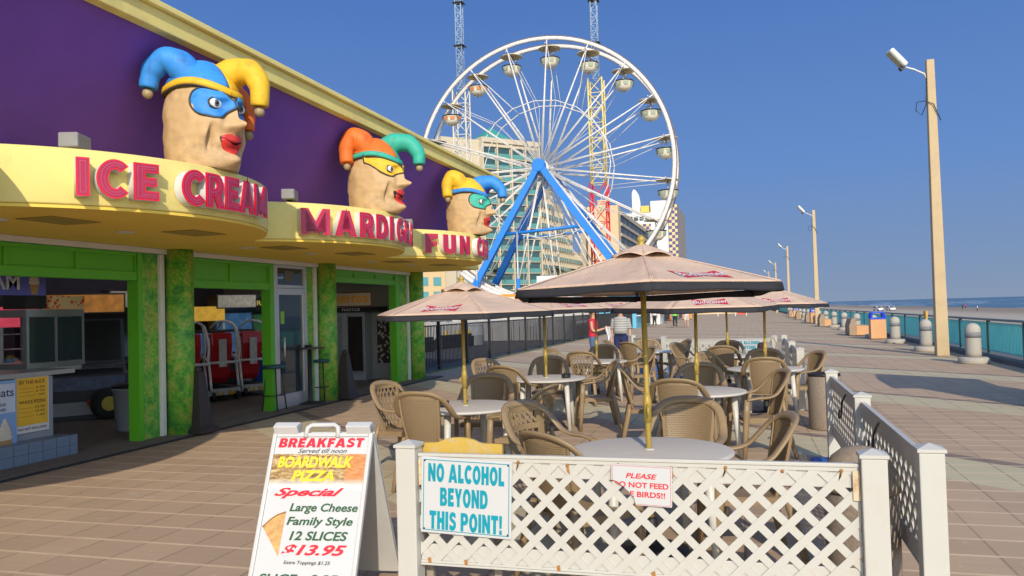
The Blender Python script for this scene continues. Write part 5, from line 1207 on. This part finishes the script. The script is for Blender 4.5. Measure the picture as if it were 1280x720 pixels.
ORY = M('orange_yellow_board', (.78, .45, .03), .4, nz=.25, ns=2)
MB().bx(0, .012, -.24, .25, -.34, .34).build('board_edge', WHT, pb); MB().bx(.0125, .016, -.22, .23, -.25, .32).build('board_face', ORY, pb)
def fx(y, z, x=.0175): return frame((x, y, z), (0, 1, 0), (1, 0, 0))
DKR = M('dark_ink', (.10, .02, .01), .5)
for (b_, z, h_, w_) in (('BY THE SLICE', .27, .04, .36), ('-------- 3.50', .2, .022, .36), ('-------- 3.75', .155, .022, .36), ('-------- .50', .11, .022, .36), ('WHOLE PIZZAS', .03, .04, .38), ('-------- 13.95', -.04, .022, .36), ('-------- 15.95', -.09, .022, .36), ('-------- 1.50', -.14, .022, .36)):
    text('lettering', b_, DKR, pb, fx(0.005, z), height=h_, width=w_, extrude=.0004, bold=.012)
text('lettering', 'TAX NOT INCLUDED', DKR, pb, fx(0.005, -.295, .0135), height=.03, width=.42, extrude=.0004, bold=.02)
ps = thing('cone_poster', (-8.40, 7.30, .52), 'pale blue poster with a soft serve cone picture at the left end of the counter', 'poster')
MB().bx(0, .012, -.3, .24, -.5, .5).build('sheet', M('poster_blue', (.22, .38, .66), .4, nz=.2, ns=1.5), ps)
MB().bx(.0125, .015, -.28, .22, .12, .46).build('sheet_top', M('poster_pale', (.55, .60, .68), .4, nz=.1), ps)
text('lettering', 'Treats', M('navy_ink', (.03, .04, .14), .5), ps, fx(.0, .36, .0165), height=.1, width=.4, extrude=.0004, bold=.01)
for z, b_ in ((.22, '3.50'), (.16, '.50')): text('lettering', b_, M('navy_ink', (.03, .04, .14), .5), ps, fx(.02, z, .0165), height=.035, width=.14, extrude=.0004, bold=.015)
SOFT = M('soft_serve', (.66, .58, .46), .5, nz=.15, ns=20); WAF = M('wafer', (.42, .25, .10), .7, nz=.2, ns=30)
MB().prism([(.02, -.46), (.14, -.46), (.17, -.2), (-.01, -.2)], .0128, .0205, lambda u, v, w: (w, u, v)).build('cone_picture', WAF, ps)
def swirl(o, y, z, s, par, x=.0135):
    mb = MB()
    for k, (w_, dz) in enumerate(((.11, 0), (.10, .05), (.08, .10), (.055, .145), (.03, .185))): mb.sph((x, y, z + dz * s), (.006, w_ * s, .04 * s), 14, 8)
    return mb.build(o, SOFT, par)
swirl('ice_cream_picture', .08, -.17, 1.0, ps)
bn = thing('ice_cream_banner', (-8.95, 7.75, 2.22), 'purple blue banner with white letters and a cone picture hanging over the counter', 'banner')
MB().bx(0, .02, -1.6, .74, -.17, .2).build('cloth', M('banner_blue', (.12, .13, .48), .5, nz=.25, ns=3), bn)
text('lettering', 'ICE CREAM', M('banner_white', (.6, .6, .66), .5), bn, fx(-.36, .0, .0215), height=.2, width=1.4, extrude=.0006, bold=.02)
MB().prism([(.52, -.16), (.60, -.16), (.63, -.03), (.49, -.03)], .0205, .026, lambda u, v, w: (w, u, v)).build('cone_picture', WAF, bn); swirl('ice_cream_picture', .56, -.0, .8, bn, .022)
for y in (-1.5, .5): MB().tube([(.01, y, .2), (.01, y, .5)], .006, 5).build('hanger', DKM, bn)
wm = thing('pizza_warmer', (-9.3, 8.6, 1.09), 'glass food warmer with a pizza patterned header standing on the counter', 'food warmer')
MB().bx(-.3, .3, -.35, .6, 0, .07).build('bottom_frame', STE, wm); MB().bx(-.3, .3, -.35, .6, .68, .78).build('top_frame', STE, wm)
for x in (-.28, .28):
    for y in (-.33, .12, .58): MB().bx(x - .02, x + .02, y - .02, y + .02, .071, .679).build('corner_post', STE, wm)
MB().bx(.29, .295, -.305, .095, .075, .675).build('glass', GLS, wm); MB().bx(.29, .295, .145, .555, .075, .675).build('glass', GLS, wm)
MB().bx(.24, .27, -.3, -.27, .1, .66).build('lit_tube', M('warmer_light', (.9, .75, .15), .4, emit=.5), wm)
for z in (.25, .45): MB().bx(-.25, .25, -.25, .55, z, z + .012).build('rack', STE, wm)
def pat(name, a, b, sc_):
    m, nt, bb = new_mat(name); vo = nt.nodes.new('ShaderNodeTexVoronoi'); vo.inputs['Scale'].default_value = sc_; nt.links.new(objco(nt), vo.inputs['Vector'])
    c = mixc(nt, mth(nt, 'GREATER_THAN', vo.outputs['Distance'], .4), a, b); nt.links.new(c, bb.inputs['Base Color']); return m
MB().bx(.18, .31, .0, .6, .79, .96).build('header', pat('pizza_pattern', (.65, .06, .02), (.7, .5, .25), 16), wm); MB().bx(-.1, .28, -.34, -.02, .79, .98).build('vent_box', DKM, wm)
rg = thing('till', (-8.72, 7.15, 1.09), 'grey tilted till screen on the serving counter', 'till', rz=R(-30))
MB().bx(-.14, .14, -.16, .16, 0, .1).build('base', M('till_blue', (.10, .16, .24), .4), rg, bevel=.015); Tt = Matrix.Translation((0, 0, .3)) @ Matrix.Rotation(R(-20), 4, 'Y')
MB().bx(-.03, .03, -.2, .2, -.19, .2, Tt).build('screen_shell', M('till_beige', (.38, .36, .28), .5), rg, bevel=.015); MB().bx(.031, .034, -.16, .16, -.13, .16, Tt).build('screen', M('till_screen', (.2, .24, .27), .2), rg)
tc = thing('litter_can', (-9.0, 10.1, .03), 'grey plastic litter can with black lid inside the first arcade opening', 'litter can')
MB().lathe([(.215, 0), (.23, .02), (.265, .6), (.28, .605), (.28, .64), (.265, .645)], n=28).build('can', M('can_grey', (.27, .31, .36), .5, nz=.1), tc)
MB().lathe([(.285, .646), (.285, .68), (.2, .71), (.1, .715), (.01, .716)], n=28).build('lid', BLK, tc)
# cabinets along the back
def cabinet(loc, rz, label, w_, h_, marq, scr, words, wc=None):
    t = thing('arcade_cabinet', loc, label, 'arcade machine', 'arcade machines', rz)
    MB().prism([(-.4, 0), (.35, 0), (.4, .75), (.15, .95), (.05, h_ - .45), (.3, h_ - .35), (.3, h_), (-.4, h_)], -w_ / 2, w_ / 2, lambda u, v, q: (u, -q, v)).build('body', M('cabinet_black', (.06, .06, .075), .4, nz=.3), t)
    Tm = frame((.31, 0, h_ - .18), (0, 1, 0), (1, 0, 0))
    mq = MB().bx(-w_ / 2 + .03, w_ / 2 - .03, -.15, .15, 0, .015, Tm).build('marquee', marq, t)
    if words: text('lettering', words, wc or WHT, t, Tm @ Matrix.Translation((0, 0, .018)), height=.13, width=w_ * .8, extrude=.001, bold=.02)
    sl_ = Vector((-.1, 0, h_ - 1.4)); Ts = frame((.11, 0, (h_ + .5) / 2), (0, 1, 0), (sl_.z, 0, .1))
    MB().bx(-w_ / 2 + .06, w_ / 2 - .06, -(h_ - 1.45) / 2, (h_ - 1.45) / 2, 0, .012, Ts).build('screen', scr, t)
    MB().bx(.16, .38, -w_ / 2 + .05, w_ / 2 - .05, .85, .87, Matrix.Rotation(R(8), 4, 'Y') @ Matrix.Translation((-.1, 0, .05))).build('control_panel', M('panel_grey', (.12, .12, .14), .4), t)
    MB().bx(.352, .37, -w_ / 2 + .04, w_ / 2 - .04, .08, .42).build('kick_panel', M('kick_white', (.35, .36, .38), .5, nz=.3), t)
    MB().bx(.385, .41, -w_ / 2 + .04, w_ / 2 - .04, .5, .72).build('art_panel', M('art_panel', (.10, .12, .22), .4, nz=.8, ns=6), t)
    return t
SC1 = M('screen_dark', (.03, .03, .035), .12); SC2 = M('screen_blue', (.05, .14, .30), .2, nz=.8, ns=5, emit=.25); SC3 = M('screen_green', (.04, .16, .06), .2, nz=.8, ns=6, emit=.15)
MQ1 = M('marquee_orange', (.62, .26, .06), .4, nz=.7, ns=7, emit=.2); MQ2 = M('marquee_blue', (.08, .14, .50), .4, nz=.6, ns=6, emit=.2); MQ3 = M('marquee_red', (.55, .06, .04), .4, nz=.7, ns=8, emit=.12); MQ4 = M('marquee_pale', (.55, .50, .42), .4, nz=.6, ns=9, emit=.15)
YL = M('marquee_letters', (.75, .6, .12), .5, emit=.2)
for i, (x, y, rz, lb, w_, h_, mq, scr, wd) in enumerate((
    (-11.1, 11.3, -40, 'wide black arcade machine with a large dark screen behind the counter', 1.3, 2.15, MQ1, SC1, ''), (-12.9, 12.4, -30, 'arcade machine with a gold marquee at the back of the first opening', 1.1, 2.2, MQ1, SC1, ''),
    (-11.5, 12.9, -35, 'arcade machine with an orange and white picture marquee above the racing car', .9, 2.25, MQ4, SC1, ''), (-12.4, 17.4, -35, 'arcade machine with a pale picture marquee behind the racing seats', 1.0, 2.25, MQ4, SC2, ''),
    (-12.0, 18.4, -40, 'arcade machine with yellow marquee letters behind the racing seats', 1.3, 2.2, BLK, SC3, 'PRIMAZOO'), (-13.2, 15.6, -30, 'blue lit arcade machine against the back wall', .9, 2.1, MQ2, SC2, ''), (-13.3, 9.0, -10, 'red marquee arcade machine against the back wall', .9, 2.1, MQ3, SC2, ''),
    (-13.3, 7.4, 0, 'blue marquee arcade machine behind the serving counter', .9, 2.1, MQ2, SC1, ''))):
    cabinet((x, y, .03), R(rz), lb, w_, h_, mq, scr, wd, YL if wd else None)
# racing car ride
CRD_ = M('toy_red', (.6, .04, .05), .7); LIM_ = M('toy_lime', (.25, .55, .08), .7)
cr = thing('racing_car_ride', (-10.55, 11.85, .03), 'red and white racing car arcade seat behind the grey litter can', 'arcade machine', 'arcade machines', R(-120)); cr.scale = (.82, .82, .82)
CRD = M('ride_red', (.50, .02, .025), .3, nz=.1); CWH = M('ride_white', (.75, .75, .75), .35)
MB().prism([(-.9, .2), (.9, .2), (1.0, .38), (.5, .5), (.25, .62), (-.3, .62), (-.55, .85), (-.85, .85), (-.95, .5)], -.38, .38, lambda u, v, w: (u, -w, v)).build('body', CRD, cr, bevel=.05)
MB().bx(-.5, .9, .385, .395, .36, .44).bx(-.5, .9, -.395, -.385, .36, .44).build('stripe', CWH, cr)
for x in (-.6, .65):
    for y in (-.46, .46):
        w_ = MB().lathe([(.14, -.11), (.3, -.11), (.32, -.06), (.32, .06), (.3, .11), (.14, .11)], (x, y, .32), 24, T=Matrix.Rotation(R(90), 4, 'X')).build('wheel', TYR, cr)
        MB().lathe([(.135, -.112), (.15, -.115), (.15, .115), (.135, .112)], (x, y, .32), 20, T=Matrix.Rotation(R(90), 4, 'X')).build('rim', M('rim_yellow', (.5, .36, .04), .4), w_)
MB().tube([(-.5, -.3, .6), (-.55, -.3, 1.3), (-.5, 0, 1.4), (-.55, .3, 1.3), (-.5, .3, .6)], .025, 8).build('roll_bar', CWH, cr)
for i, (x, y, c_, lb) in enumerate(((-12.3, 11.2, (.62, .06, .10), 'red prize machine with a glass case of toys at the back of the first opening'), (-12.0, 9.7, (.08, .22, .55), 'blue prize machine with a glass case of toys behind the food warmer'), (-12.9, 16.9, (.60, .34, .04), 'yellow prize machine with a glass case of toys in the second opening'))):
    t = thing('prize_machine', (x, y, .03), lb, 'arcade machine', 'arcade machines', R(-35))
    m_ = M('prize_paint_%d' % i, c_, .4, nz=.3)
    MB().bx(-.4, .4, -.4, .4, 0, .8).build('cabinet', m_, t, bevel=.02); MB().bx(-.4, .4, -.4, .4, 1.6, 1.95).build('header', M('prize_header_%d' % i, tuple(v * 1.1 for v in c_), .4, nz=.5, emit=.4), t)
    for sx in (-.37, .37):
        for sy in (-.37, .37): MB().bx(sx - .03, sx + .03, sy - .03, sy + .03, .801, 1.599).build('corner_post', STE, t)
    for k in range(14):
        a, r_ = k * 2.4, .08 + .018 * k; MB().sph((r_ * math.cos(a), r_ * math.sin(a), .88 + .05 * (k % 4)), (.09, .08, .08), 10, 8).build('soft_toy', (CRD_, ORY, SKB, LIM_)[k % 4], t)
# racing seats with white tube frames
def rig(loc, rz, label):
    t = thing('racing_game', loc, label, 'arcade machine', 'racing seats in the second opening', rz); t.scale = (1.12, 1.12, 1.12)
    MB().bx(-.7, .75, -.3, .3, .1, .22).build('base', M('rig_dark', (.04, .035, .03), .5, nz=.3), t, bevel=.02)
    MB().bx(-.72, -.705, -.28, .28, .1, .22).build('number_strip', pat('rig_pattern', (.55, .35, .03), (.5, .5, .48), 9), t)
    MB().bx(-.68, .7, .302, .315, .11, .21).build('side_strip', pat('rig_strip', (.55, .35, .03), (.5, .5, .48), 9), t)
    MB().bx(-.56, -.46, .202, .212, .62, 1.12).build('side_badge', M('badge_white', (.55, .55, .56), .5, nz=.5, ns=16), t)
    MB().prism([(-.35, .3), (.1, .3), (.2, .4), (-.22, .5), (-.45, 1.2), (-.6, 1.22), (-.62, 1.0), (-.45, .4)], -.2, .2, lambda u, v, w: (u, -w, v)).build('seat', CRD, t, bevel=.03)
    MB().prism([(-.24, .5), (-.44, 1.24), (-.40, 1.26), (-.16, .52)], -.13, .13, lambda u, v, w: (u, -w, v)).build('cushion', M('cushion_dark', (.05, .05, .055), .7), t)
    MB().bx(-.64, -.625, -.07, .07, .6, 1.1).build('seat_badge', M('badge_white', (.55, .55, .56), .5, nz=.5, ns=16), t)
    for s in (-1, 1):
        MB().tube(spl([(-.68, s * .33, .22), (-.6, s * .33, .62), (-.5, s * .33, .75), (0, s * .34, .78), (.3, s * .34, .3)], 5, False), .024, 8).build('side_tube', CWH, t)
        MB().tube(spl([(-.55, s * .32, .7), (-.62, s * .32, 1.0), (-.45, s * .30, 1.35), (.1, s * .26, 1.42), (.4, s * .22, 1.3)], 5, False), .022, 8).build('roll_tube', CWH, t)
    MB().tube([(-.62, -.33, .68), (-.62, .33, .68)], .024, 8).build('cross_tube', CWH, t)
    for y in (-.22, .22): MB().lathe([(.02, -.03), (.08, -.03), (.08, .03), (.02, .03)], (-.7, y, .085), 14, T=Matrix.Rotation(R(90), 4, 'X')).build('castor', BLK, t)
    MB().bx(.45, .8, -.3, .3, .22, 1.25).build('screen_pod', BLK, t); MB().bx(.44, .449, -.26, .26, .8, 1.2).build('screen', SC2, t)
rig((-10.9, 13.45, .03), R(150), 'red racing seat with white tube frame nearest the leaf painted column'); rig((-10.8, 14.3, .03), R(150), 'middle red racing seat with white tube frame in the second opening'); rig((-10.7, 15.2, .03), R(150), 'red racing seat with white tube frame nearest the glass door')
t = thing('blue_bin', (-11.4, 17.6, .03), 'blue plastic box behind the racing seats', 'box'); MB().bx(-.3, .3, -.3, .3, 0, .8).build('tub', M('box_blue', (.02, .10, .5), .5), t, bevel=.03); MB().bx(-.32, .32, -.32, .32, .805, .85).build('lid', BLK, t)
# stools, bar table, black stanchions
STL = M('stool_metal', (.045, .045, .05), .4, .4, nz=.1); CUS = M('stool_teal_pad', (.02, .07, .09), .4, nz=.2)
def stool(loc, label):
    t = thing('bar_stool', loc, label, 'stool', 'bar stools by the glass door')
    MB().lathe([(.01, .74), (.19, .74), (.2, .755), (.2, .79), (.18, .805), (.01, .81)], n=24).build('seat', CUS, t)
    for k in range(4):
        a = R(45 + 90 * k); MB().tube([(.13 * math.cos(a), .13 * math.sin(a), .74), (.21 * math.cos(a), .21 * math.sin(a), 0)], .012, 8).build('leg', STL, t)
    MB().tube([(.18 * math.cos(R(10 * k)), .18 * math.sin(R(10 * k)), .27) for k in range(37)], .009, 6, caps=False).build('foot_ring', STL, t)
stool((-8.05, 12.45, .03), 'bar stool with round dark pad standing in front of the glass door, nearest one'); stool((-8.0, 14.0, .03), 'bar stool with round dark pad behind the small bar table')
t = thing('bar_table', (-7.95, 13.5, .03), 'small round black bar table between two stools by the glass door', 'table')
MB().lathe([(.01, 1.03), (.29, 1.03), (.3, 1.045), (.29, 1.06), (.01, 1.06)], n=28).build('tabletop', M('bar_top', (.07, .07, .07), .3), t)
MB().lathe([(.28, 0), (.28, .015), (.06, .04), (.045, .06), (.04, 1.03)], n=20).build('pedestal', STL, t)
t = thing('ashtray', (-7.98, 13.52, 1.09), 'black ashtray on the small bar table by the door', 'ashtray', 'ashtrays on the tables'); MB().lathe([(.05, 0), (.06, .005), (.065, .04), (.05, .04), (.045, .01), (.01, .008)], n=16).build('dish', BLK, t); MB().bx(-.01, .01, .048, .066, .0405, .05).build('rests', BLK, t)
def stanchion(loc, label):
    t = thing('barrier_post', loc, label, 'post', 'black pyramid posts by the columns')
    m_ = M('post_black', (.035, .03, .03), .55, nz=.3, ns=8)
    MB().add([(sx * h, sy * h, z) for z, h in ((0, .2), (.05, .2), (.1, .15), (.88, .065)) for sx, sy in ((-1, -1), (1, -1), (1, 1), (-1, 1))], [(4 * i + k, 4 * i + (k + 1) % 4, 4 * i + 4 + (k + 1) % 4, 4 * i + 4 + k) for i in range(3) for k in range(4)] + [(3, 2, 1, 0), (12, 13, 14, 15)]).build('body', m_, t, bevel=.008)
    MB().sph((0, 0, .91), .055, 14, 10).build('knob', m_, t)
stanchion((-7.72, 9.98, .03), 'black pyramid shaped post beside the first leaf painted column'); stanchion((-7.66, 14.35, .03), 'black pyramid shaped post beside the second leaf painted column')
TUBE = M('lit_tube_white', (.95, .97, 1.0), .4, nz=0, emit=9.)  # row of lit tubes added to brighten the interior, from one known fitting
for i, (x, y) in enumerate(((-10.2, 7.2), (-11.6, 10.2), (-10.2, 11.6), (-11.8, 14.6), (-10.0, 14.6), (-11.2, 17.2))):
    t = thing('added_strip_light', (x, y, 2.66), ['added strip light on the ceiling over the serving counter', 'added strip light at the back behind the litter can', 'added strip light over the racing car ride', 'added strip light at the back behind the racing seats', 'added strip light over the racing seats', 'added strip light on the ceiling near the photo booth'][i], 'ceiling light', 'strip lights added to brighten the arcade')
    MB().bx(-.1, .1, -.62, .62, .02, .075).build('housing', WHT, t); MB().tube([(0, -.58, 0), (0, .58, 0)], .02, 8).build('lit_tube', TUBE, t)
# photo booths
pbt = thing('photo_booth', (-9.55, 18.1, .03), 'grey photo booth under an orange lettered PHOTOS sign in the third opening', 'photo booth')
GB = M('booth_grey', (.36, .38, .40), .5, nz=.08)
MB().bx(-.8, .35, .2, 1.05, 0, 1.70).bx(-.8, .95, .6, 1.1, 0, 1.71).build('body', GB, pbt); MB().bx(-.85, 1.0, .15, 1.12, 1.72, 1.84).build('header', BLK, pbt)
text('lettering', 'PHOTOS', WHT, pbt, frame((.0, .145, 1.78), (1, 0, 0), (0, -1, 0)), height=.07, width=.5, bold=.02)
MB().bx(-.1, .28, .18, .198, .25, 1.6).build('mirror_panel', M('mirror_dark', (.04, .03, .03), .1), pbt); MB().bx(-.12, .3, .185, .199, .22, .245).bx(-.12, .3, .185, .199, 1.605, 1.63).bx(-.125, -.105, .185, .199, .246, 1.604).bx(.285, .305, .185, .199, .246, 1.604).build('mirror_frame', STE, pbt)
MB().bx(.5, .85, .58, .598, .4, 1.6).build('photo_strip', pat('photo_samples', (.5, .48, .46), (.05, .03, .04), 12), pbt)
MB().bx(-.8, -.3, .17, .19, .3, 1.6).build('curtain', M('curtain_grey', (.25, .26, .27), .8), pbt)
MB().bx(.96, .98, .62, 1.08, 0, .9).build('blue_panel', M('panel_blue', (.02, .04, .25), .5), pbt)
sg = thing('photos_sign', (-9.1, 17.35, 2.06), 'framed sign with orange letters PHOTOS hanging in the third opening', 'sign', rz=R(10))
MB().bx(-.52, .52, -.02, .02, -.16, .14).build('panel', M('sign_cream', (.5, .42, .3), .5, nz=.15), sg); MB().bx(-.55, .55, -.03, .03, .141, .17).bx(-.55, .55, -.03, .03, -.19, -.161).bx(-.55, -.521, -.03, .03, -.16, .14).bx(.521, .55, -.03, .03, -.16, .14).build('sign_frame', M('frame_brown', (.16, .06, .03), .5), sg)
block('lettering', 'PHOTOS', M('orange_letters', (.72, .30, .02), .5), sg, frame((0, -.025, -.01), (1, 0, 0), (0, -1, 0)), .17, .92, .004)
# ---------------------------------------------------------------- people
SKIN = M('skin', (.50, .29, .19), .5, nz=.08); 
def person(loc, rz, label, arms, legs, shirt, trousers, hair, sleeve=.35, short=False, vest=False, h=1.72, belly=0., carry=None, hairlen=0):
    """arms/legs: joint chains [(x,y,z)...] for left and right; faces +y"""
    t = thing('person', loc, label, 'person', None, rz); k = h / 1.72; t.scale = (k, k, k)
    def loft(mb, rings):
        n = 20; vs = [(rx * math.cos(2 * math.pi * q / n), cy + ry * math.sin(2 * math.pi * q / n), z) for z, rx, ry, cy in rings for q in range(n)]
        fs = [(i * n + q, i * n + (q + 1) % n, (i + 1) * n + (q + 1) % n, (i + 1) * n + q) for i in range(len(rings) - 1) for q in range(n)] + [tuple(reversed(range(n))), tuple((len(rings) - 1) * n + q for q in range(n))]
        mb.add(vs, fs, True)
    TR = [(.84, .15, .11, 0), (.93, .168, .118, 0), (1.03, .158 + belly * .4, .108 + belly, belly * .6), (1.13, .156 + belly * .3, .106 + belly * .9, belly * .5), (1.26, .176, .115 + belly * .3, 0), (1.36, .186, .105, -.005), (1.42, .15, .085, -.01), (1.455, .07, .065, -.01)]
    b = MB(); loft(b, TR + [(1.5, .055, .06, .0), (1.56, .054, .06, .012)])
    b.sph((0, .02, 1.62), (.075, .092, .105), 20, 14); b.sph((0, .06, 1.575), (.052, .05, .05), 12, 8); b.sph((0, .113, 1.60), (.016, .022, .026), 10, 8)
    for s in (-1, 1): b.sph((s * .077, .01, 1.615), (.012, .024, .033), 10, 8); b.sph((s * .03, .1, 1.64), (.016, .012, .012), 8, 6)
    def limb(mb, ch, rr, g=0.): mb.tube(spl(ch, 5, False), [r_ + g for r_ in rr], 12)
    def taper(r0, r1, r2, n1): return [r0 + (r1 - r0) * q / n1 if q <= n1 else r1 + (r2 - r1) * (q - n1) / n1 for q in range(2 * n1 + 1)]
    for ch in arms:
        limb(b, ch, taper(.05, .04, .027, 5)); e, w_ = Vector(ch[1]), Vector(ch[2]); d = (w_ - e).normalized(); sd = d.cross(Vector((0, 1, .2))).normalized()
        b.sph(w_ + d * .045, (.034, .03, .05), 12, 8)
        for f in range(4): o = sd * (-.026 + .0175 * f); b.tube([w_ + d * .07 + o, w_ + d * (.115 - .006 * abs(f - 1.4)) + o, w_ + d * (.15 - .01 * abs(f - 1.4)) + o + Vector((0, .012, 0))], [.0095, .009, .007], 6)
        b.tube([w_ + d * .03 - sd * .025, w_ + d * .07 - sd * .055, w_ + d * .1 - sd * .06], [.012, .0105, .008], 6)
    for ch in legs:
        limb(b, ch, taper(.085, .056, .036, 5)); a = Vector(ch[2]); b.sph(a + Vector((0, .06, -.035)), (.042, .12, .04), 12, 8)
    def skinned(mb, nm, mat, par, vox):
        o = mb.build(nm, mat, par); md = o.modifiers.new('remesh', 'REMESH'); md.mode = 'VOXEL'; md.voxel_size = vox; md.use_smooth_shade = True
        s_ = o.modifiers.new('smooth', 'SMOOTH'); s_.factor = .5; s_.iterations = 3; return o
    bo = skinned(b, 'body', SKIN, t, .0085)
    c = MB(); loft(c, [(z, rx + .022, ry + .022, cy) for z, rx, ry, cy in TR[:-1] if z > .86] + [(1.44, .1 if not vest else .085, .085, -.01)])
    if not vest:
        for ch in arms:
            s_, e = Vector(ch[0]), Vector(ch[1]); c.tube([s_ + (s_ - e) * .1, s_ + (e - s_) * (.9 if sleeve < .5 else 1.)], [.075, .068], 12)
            if sleeve > .5: c.tube([e, Vector(ch[2])], [.062, .045], 12)
    else:
        for s in (-1, 1): c.tube([(s * .09, .05, 1.34), (s * .09, 0, 1.455), (s * .09, -.07, 1.34)], .03, 8)
    skinned(c, 'shirt', shirt, t, .012)
    c = MB(); loft(c, [(.8, .16, .118, 0), (.9, .178, .13, 0), (.98, .172 + belly * .35, .122 + belly * .9, belly * .5)])
    for ch in legs:
        p0, p1, p2 = map(Vector, ch)
        if short: c.tube([p0 + Vector((0, 0, .05)), p0 + (p1 - p0) * .85], [.115, .105], 14)
        else: c.tube([p0 + Vector((0, 0, .05)), p1, p2 + Vector((0, 0, .03))], [.11, .075, .062], 14)
    skinned(c, 'shorts' if short else 'trousers', trousers, t, .012)
    hm = MB()
    def hf(u, v):
        th = math.pi * .62 * v; ph = 2 * math.pi * u; cut = 1. if math.sin(ph) < .2 else .62
        th *= cut; return (.083 * math.sin(th) * math.cos(ph), .012 + .1 * math.sin(th) * math.sin(ph), 1.625 + .112 * math.cos(th))
    hm.grid(hf, 28, 12); 
    if hairlen: hm.sph((0, -.06, 1.53), (.08, .05, .13), 14, 10)
    hm.build('hair', hair, t, solid=.012)
    sh = MB()
    for ch in legs: a = Vector(ch[2]); sh.sph(a + Vector((0, .065, -.045)), (.05, .135, .038), 14, 8)
    sh.build('shoes', M('shoe_grey', (.25, .24, .23), .6), t)
    if carry: carry(t)
    return t
def stripes():
    m, nt, b = new_mat('grey_striped_polo'); sp = nt.nodes.new('ShaderNodeSeparateXYZ'); nt.links.new(objco(nt), sp.inputs[0])
    f = mth(nt, 'FRACT', mth(nt, 'MULTIPLY', sp.outputs[2], 15.)); nt.links.new(mixc(nt, mth(nt, 'LESS_THAN', f, .3), (.27, .27, .25), (.45, .45, .43)), b.inputs['Base Color']); b.inputs['Roughness'].default_value = .9; return m
HB = M('hair_brown', (.09, .05, .03), .7); HG = M('hair_grey', (.3, .28, .26), .7); NAV = M('navy_cloth', (.02, .025, .09), .9); JEA = M('denim', (.07, .13, .25), .9, nz=.2, ns=20); REDC = M('red_cloth', (.55, .02, .06), .8); LIM = M('lime_cloth', (.22, .60, .05), .8); WCL = M('white_cloth', (.62, .62, .63), .85); DRK = M('dark_cloth', (.03, .03, .04), .9)
def st_legs(a=0.): return [[(-.09, 0, .86), (-.1, .02 + a, .47), (-.105, -a * .6, .08)], [(.09, 0, .86), (.1, .02 - a * .5, .47), (.105, a * 1.0, .08)]]
def dn_arms(a=0.): return [[(-.2, -.01, 1.36), (-.25, -.02 + a, 1.08), (-.26, .05 + a, .84)], [(.2, -.01, 1.36), (.25, -.02 - a, 1.08), (.26, .05 - a, .84)]]
person((-3.30, 21.95, 0), R(175), 'man in a grey striped polo and navy shorts standing behind the terrace', dn_arms(), st_legs(), stripes(), NAV, HG, short=True, belly=.05, h=1.70)
def bag(t):
    MB().grid(lambda u, v: ((u - .5) * .26 + .02 * math.sin(9 * v), .44 + .03 * math.sin(5 * u + 4 * v), 1.2 - .5 * v), 8, 12).build('white_bag', M('white_bag', (.72, .72, .74), .6), t, solid=.03)
person((-4.02, 21.7, 0), R(-95), 'woman in a red vest and jeans holding a white bag, standing behind the terrace', [[(-.18, 0, 1.36), (-.2, .06, 1.1), (-.1, .32, 1.16)], [(.18, 0, 1.36), (.2, .06, 1.1), (.1, .34, 1.16)]], st_legs(), REDC, JEA, HB, vest=True, h=1.66, carry=bag, hairlen=1)
person((-5.2, 62.5, 0), R(10), 'walker in a bright green top and dark trousers far along the boardwalk', dn_arms(.06), st_legs(.14), LIM, DRK, HB, h=1.7, hairlen=1)
person((-4.35, 62.6, 0), R(5), 'walker in a white shirt and pale shorts beside the green topped walker', dn_arms(-.06), st_legs(-.12), WCL, M('pale_cloth', (.5, .42, .38), .9), HB, short=True, h=1.76)
person((-7.35, 68, 0), R(170), 'walker in a white top and dark trousers near the kiosks', dn_arms(.03), st_legs(.08), WCL, DRK, HB, h=1.7)
for i, (x, y) in enumerate(((70, 300), (78, 330), (62, 250), (75, 205))):
    person((x, y, -2.2), R(40 * i), ['tiny bather in dark clothes at the water edge', 'tiny bather in red near the parked beach cars', 'tiny walker in white on the wet sand', 'tiny walker in navy on the sand behind the lamp post'][i], dn_arms(.05), st_legs(.1), (DRK, REDC, WCL, NAV)[i], DRK, HB)
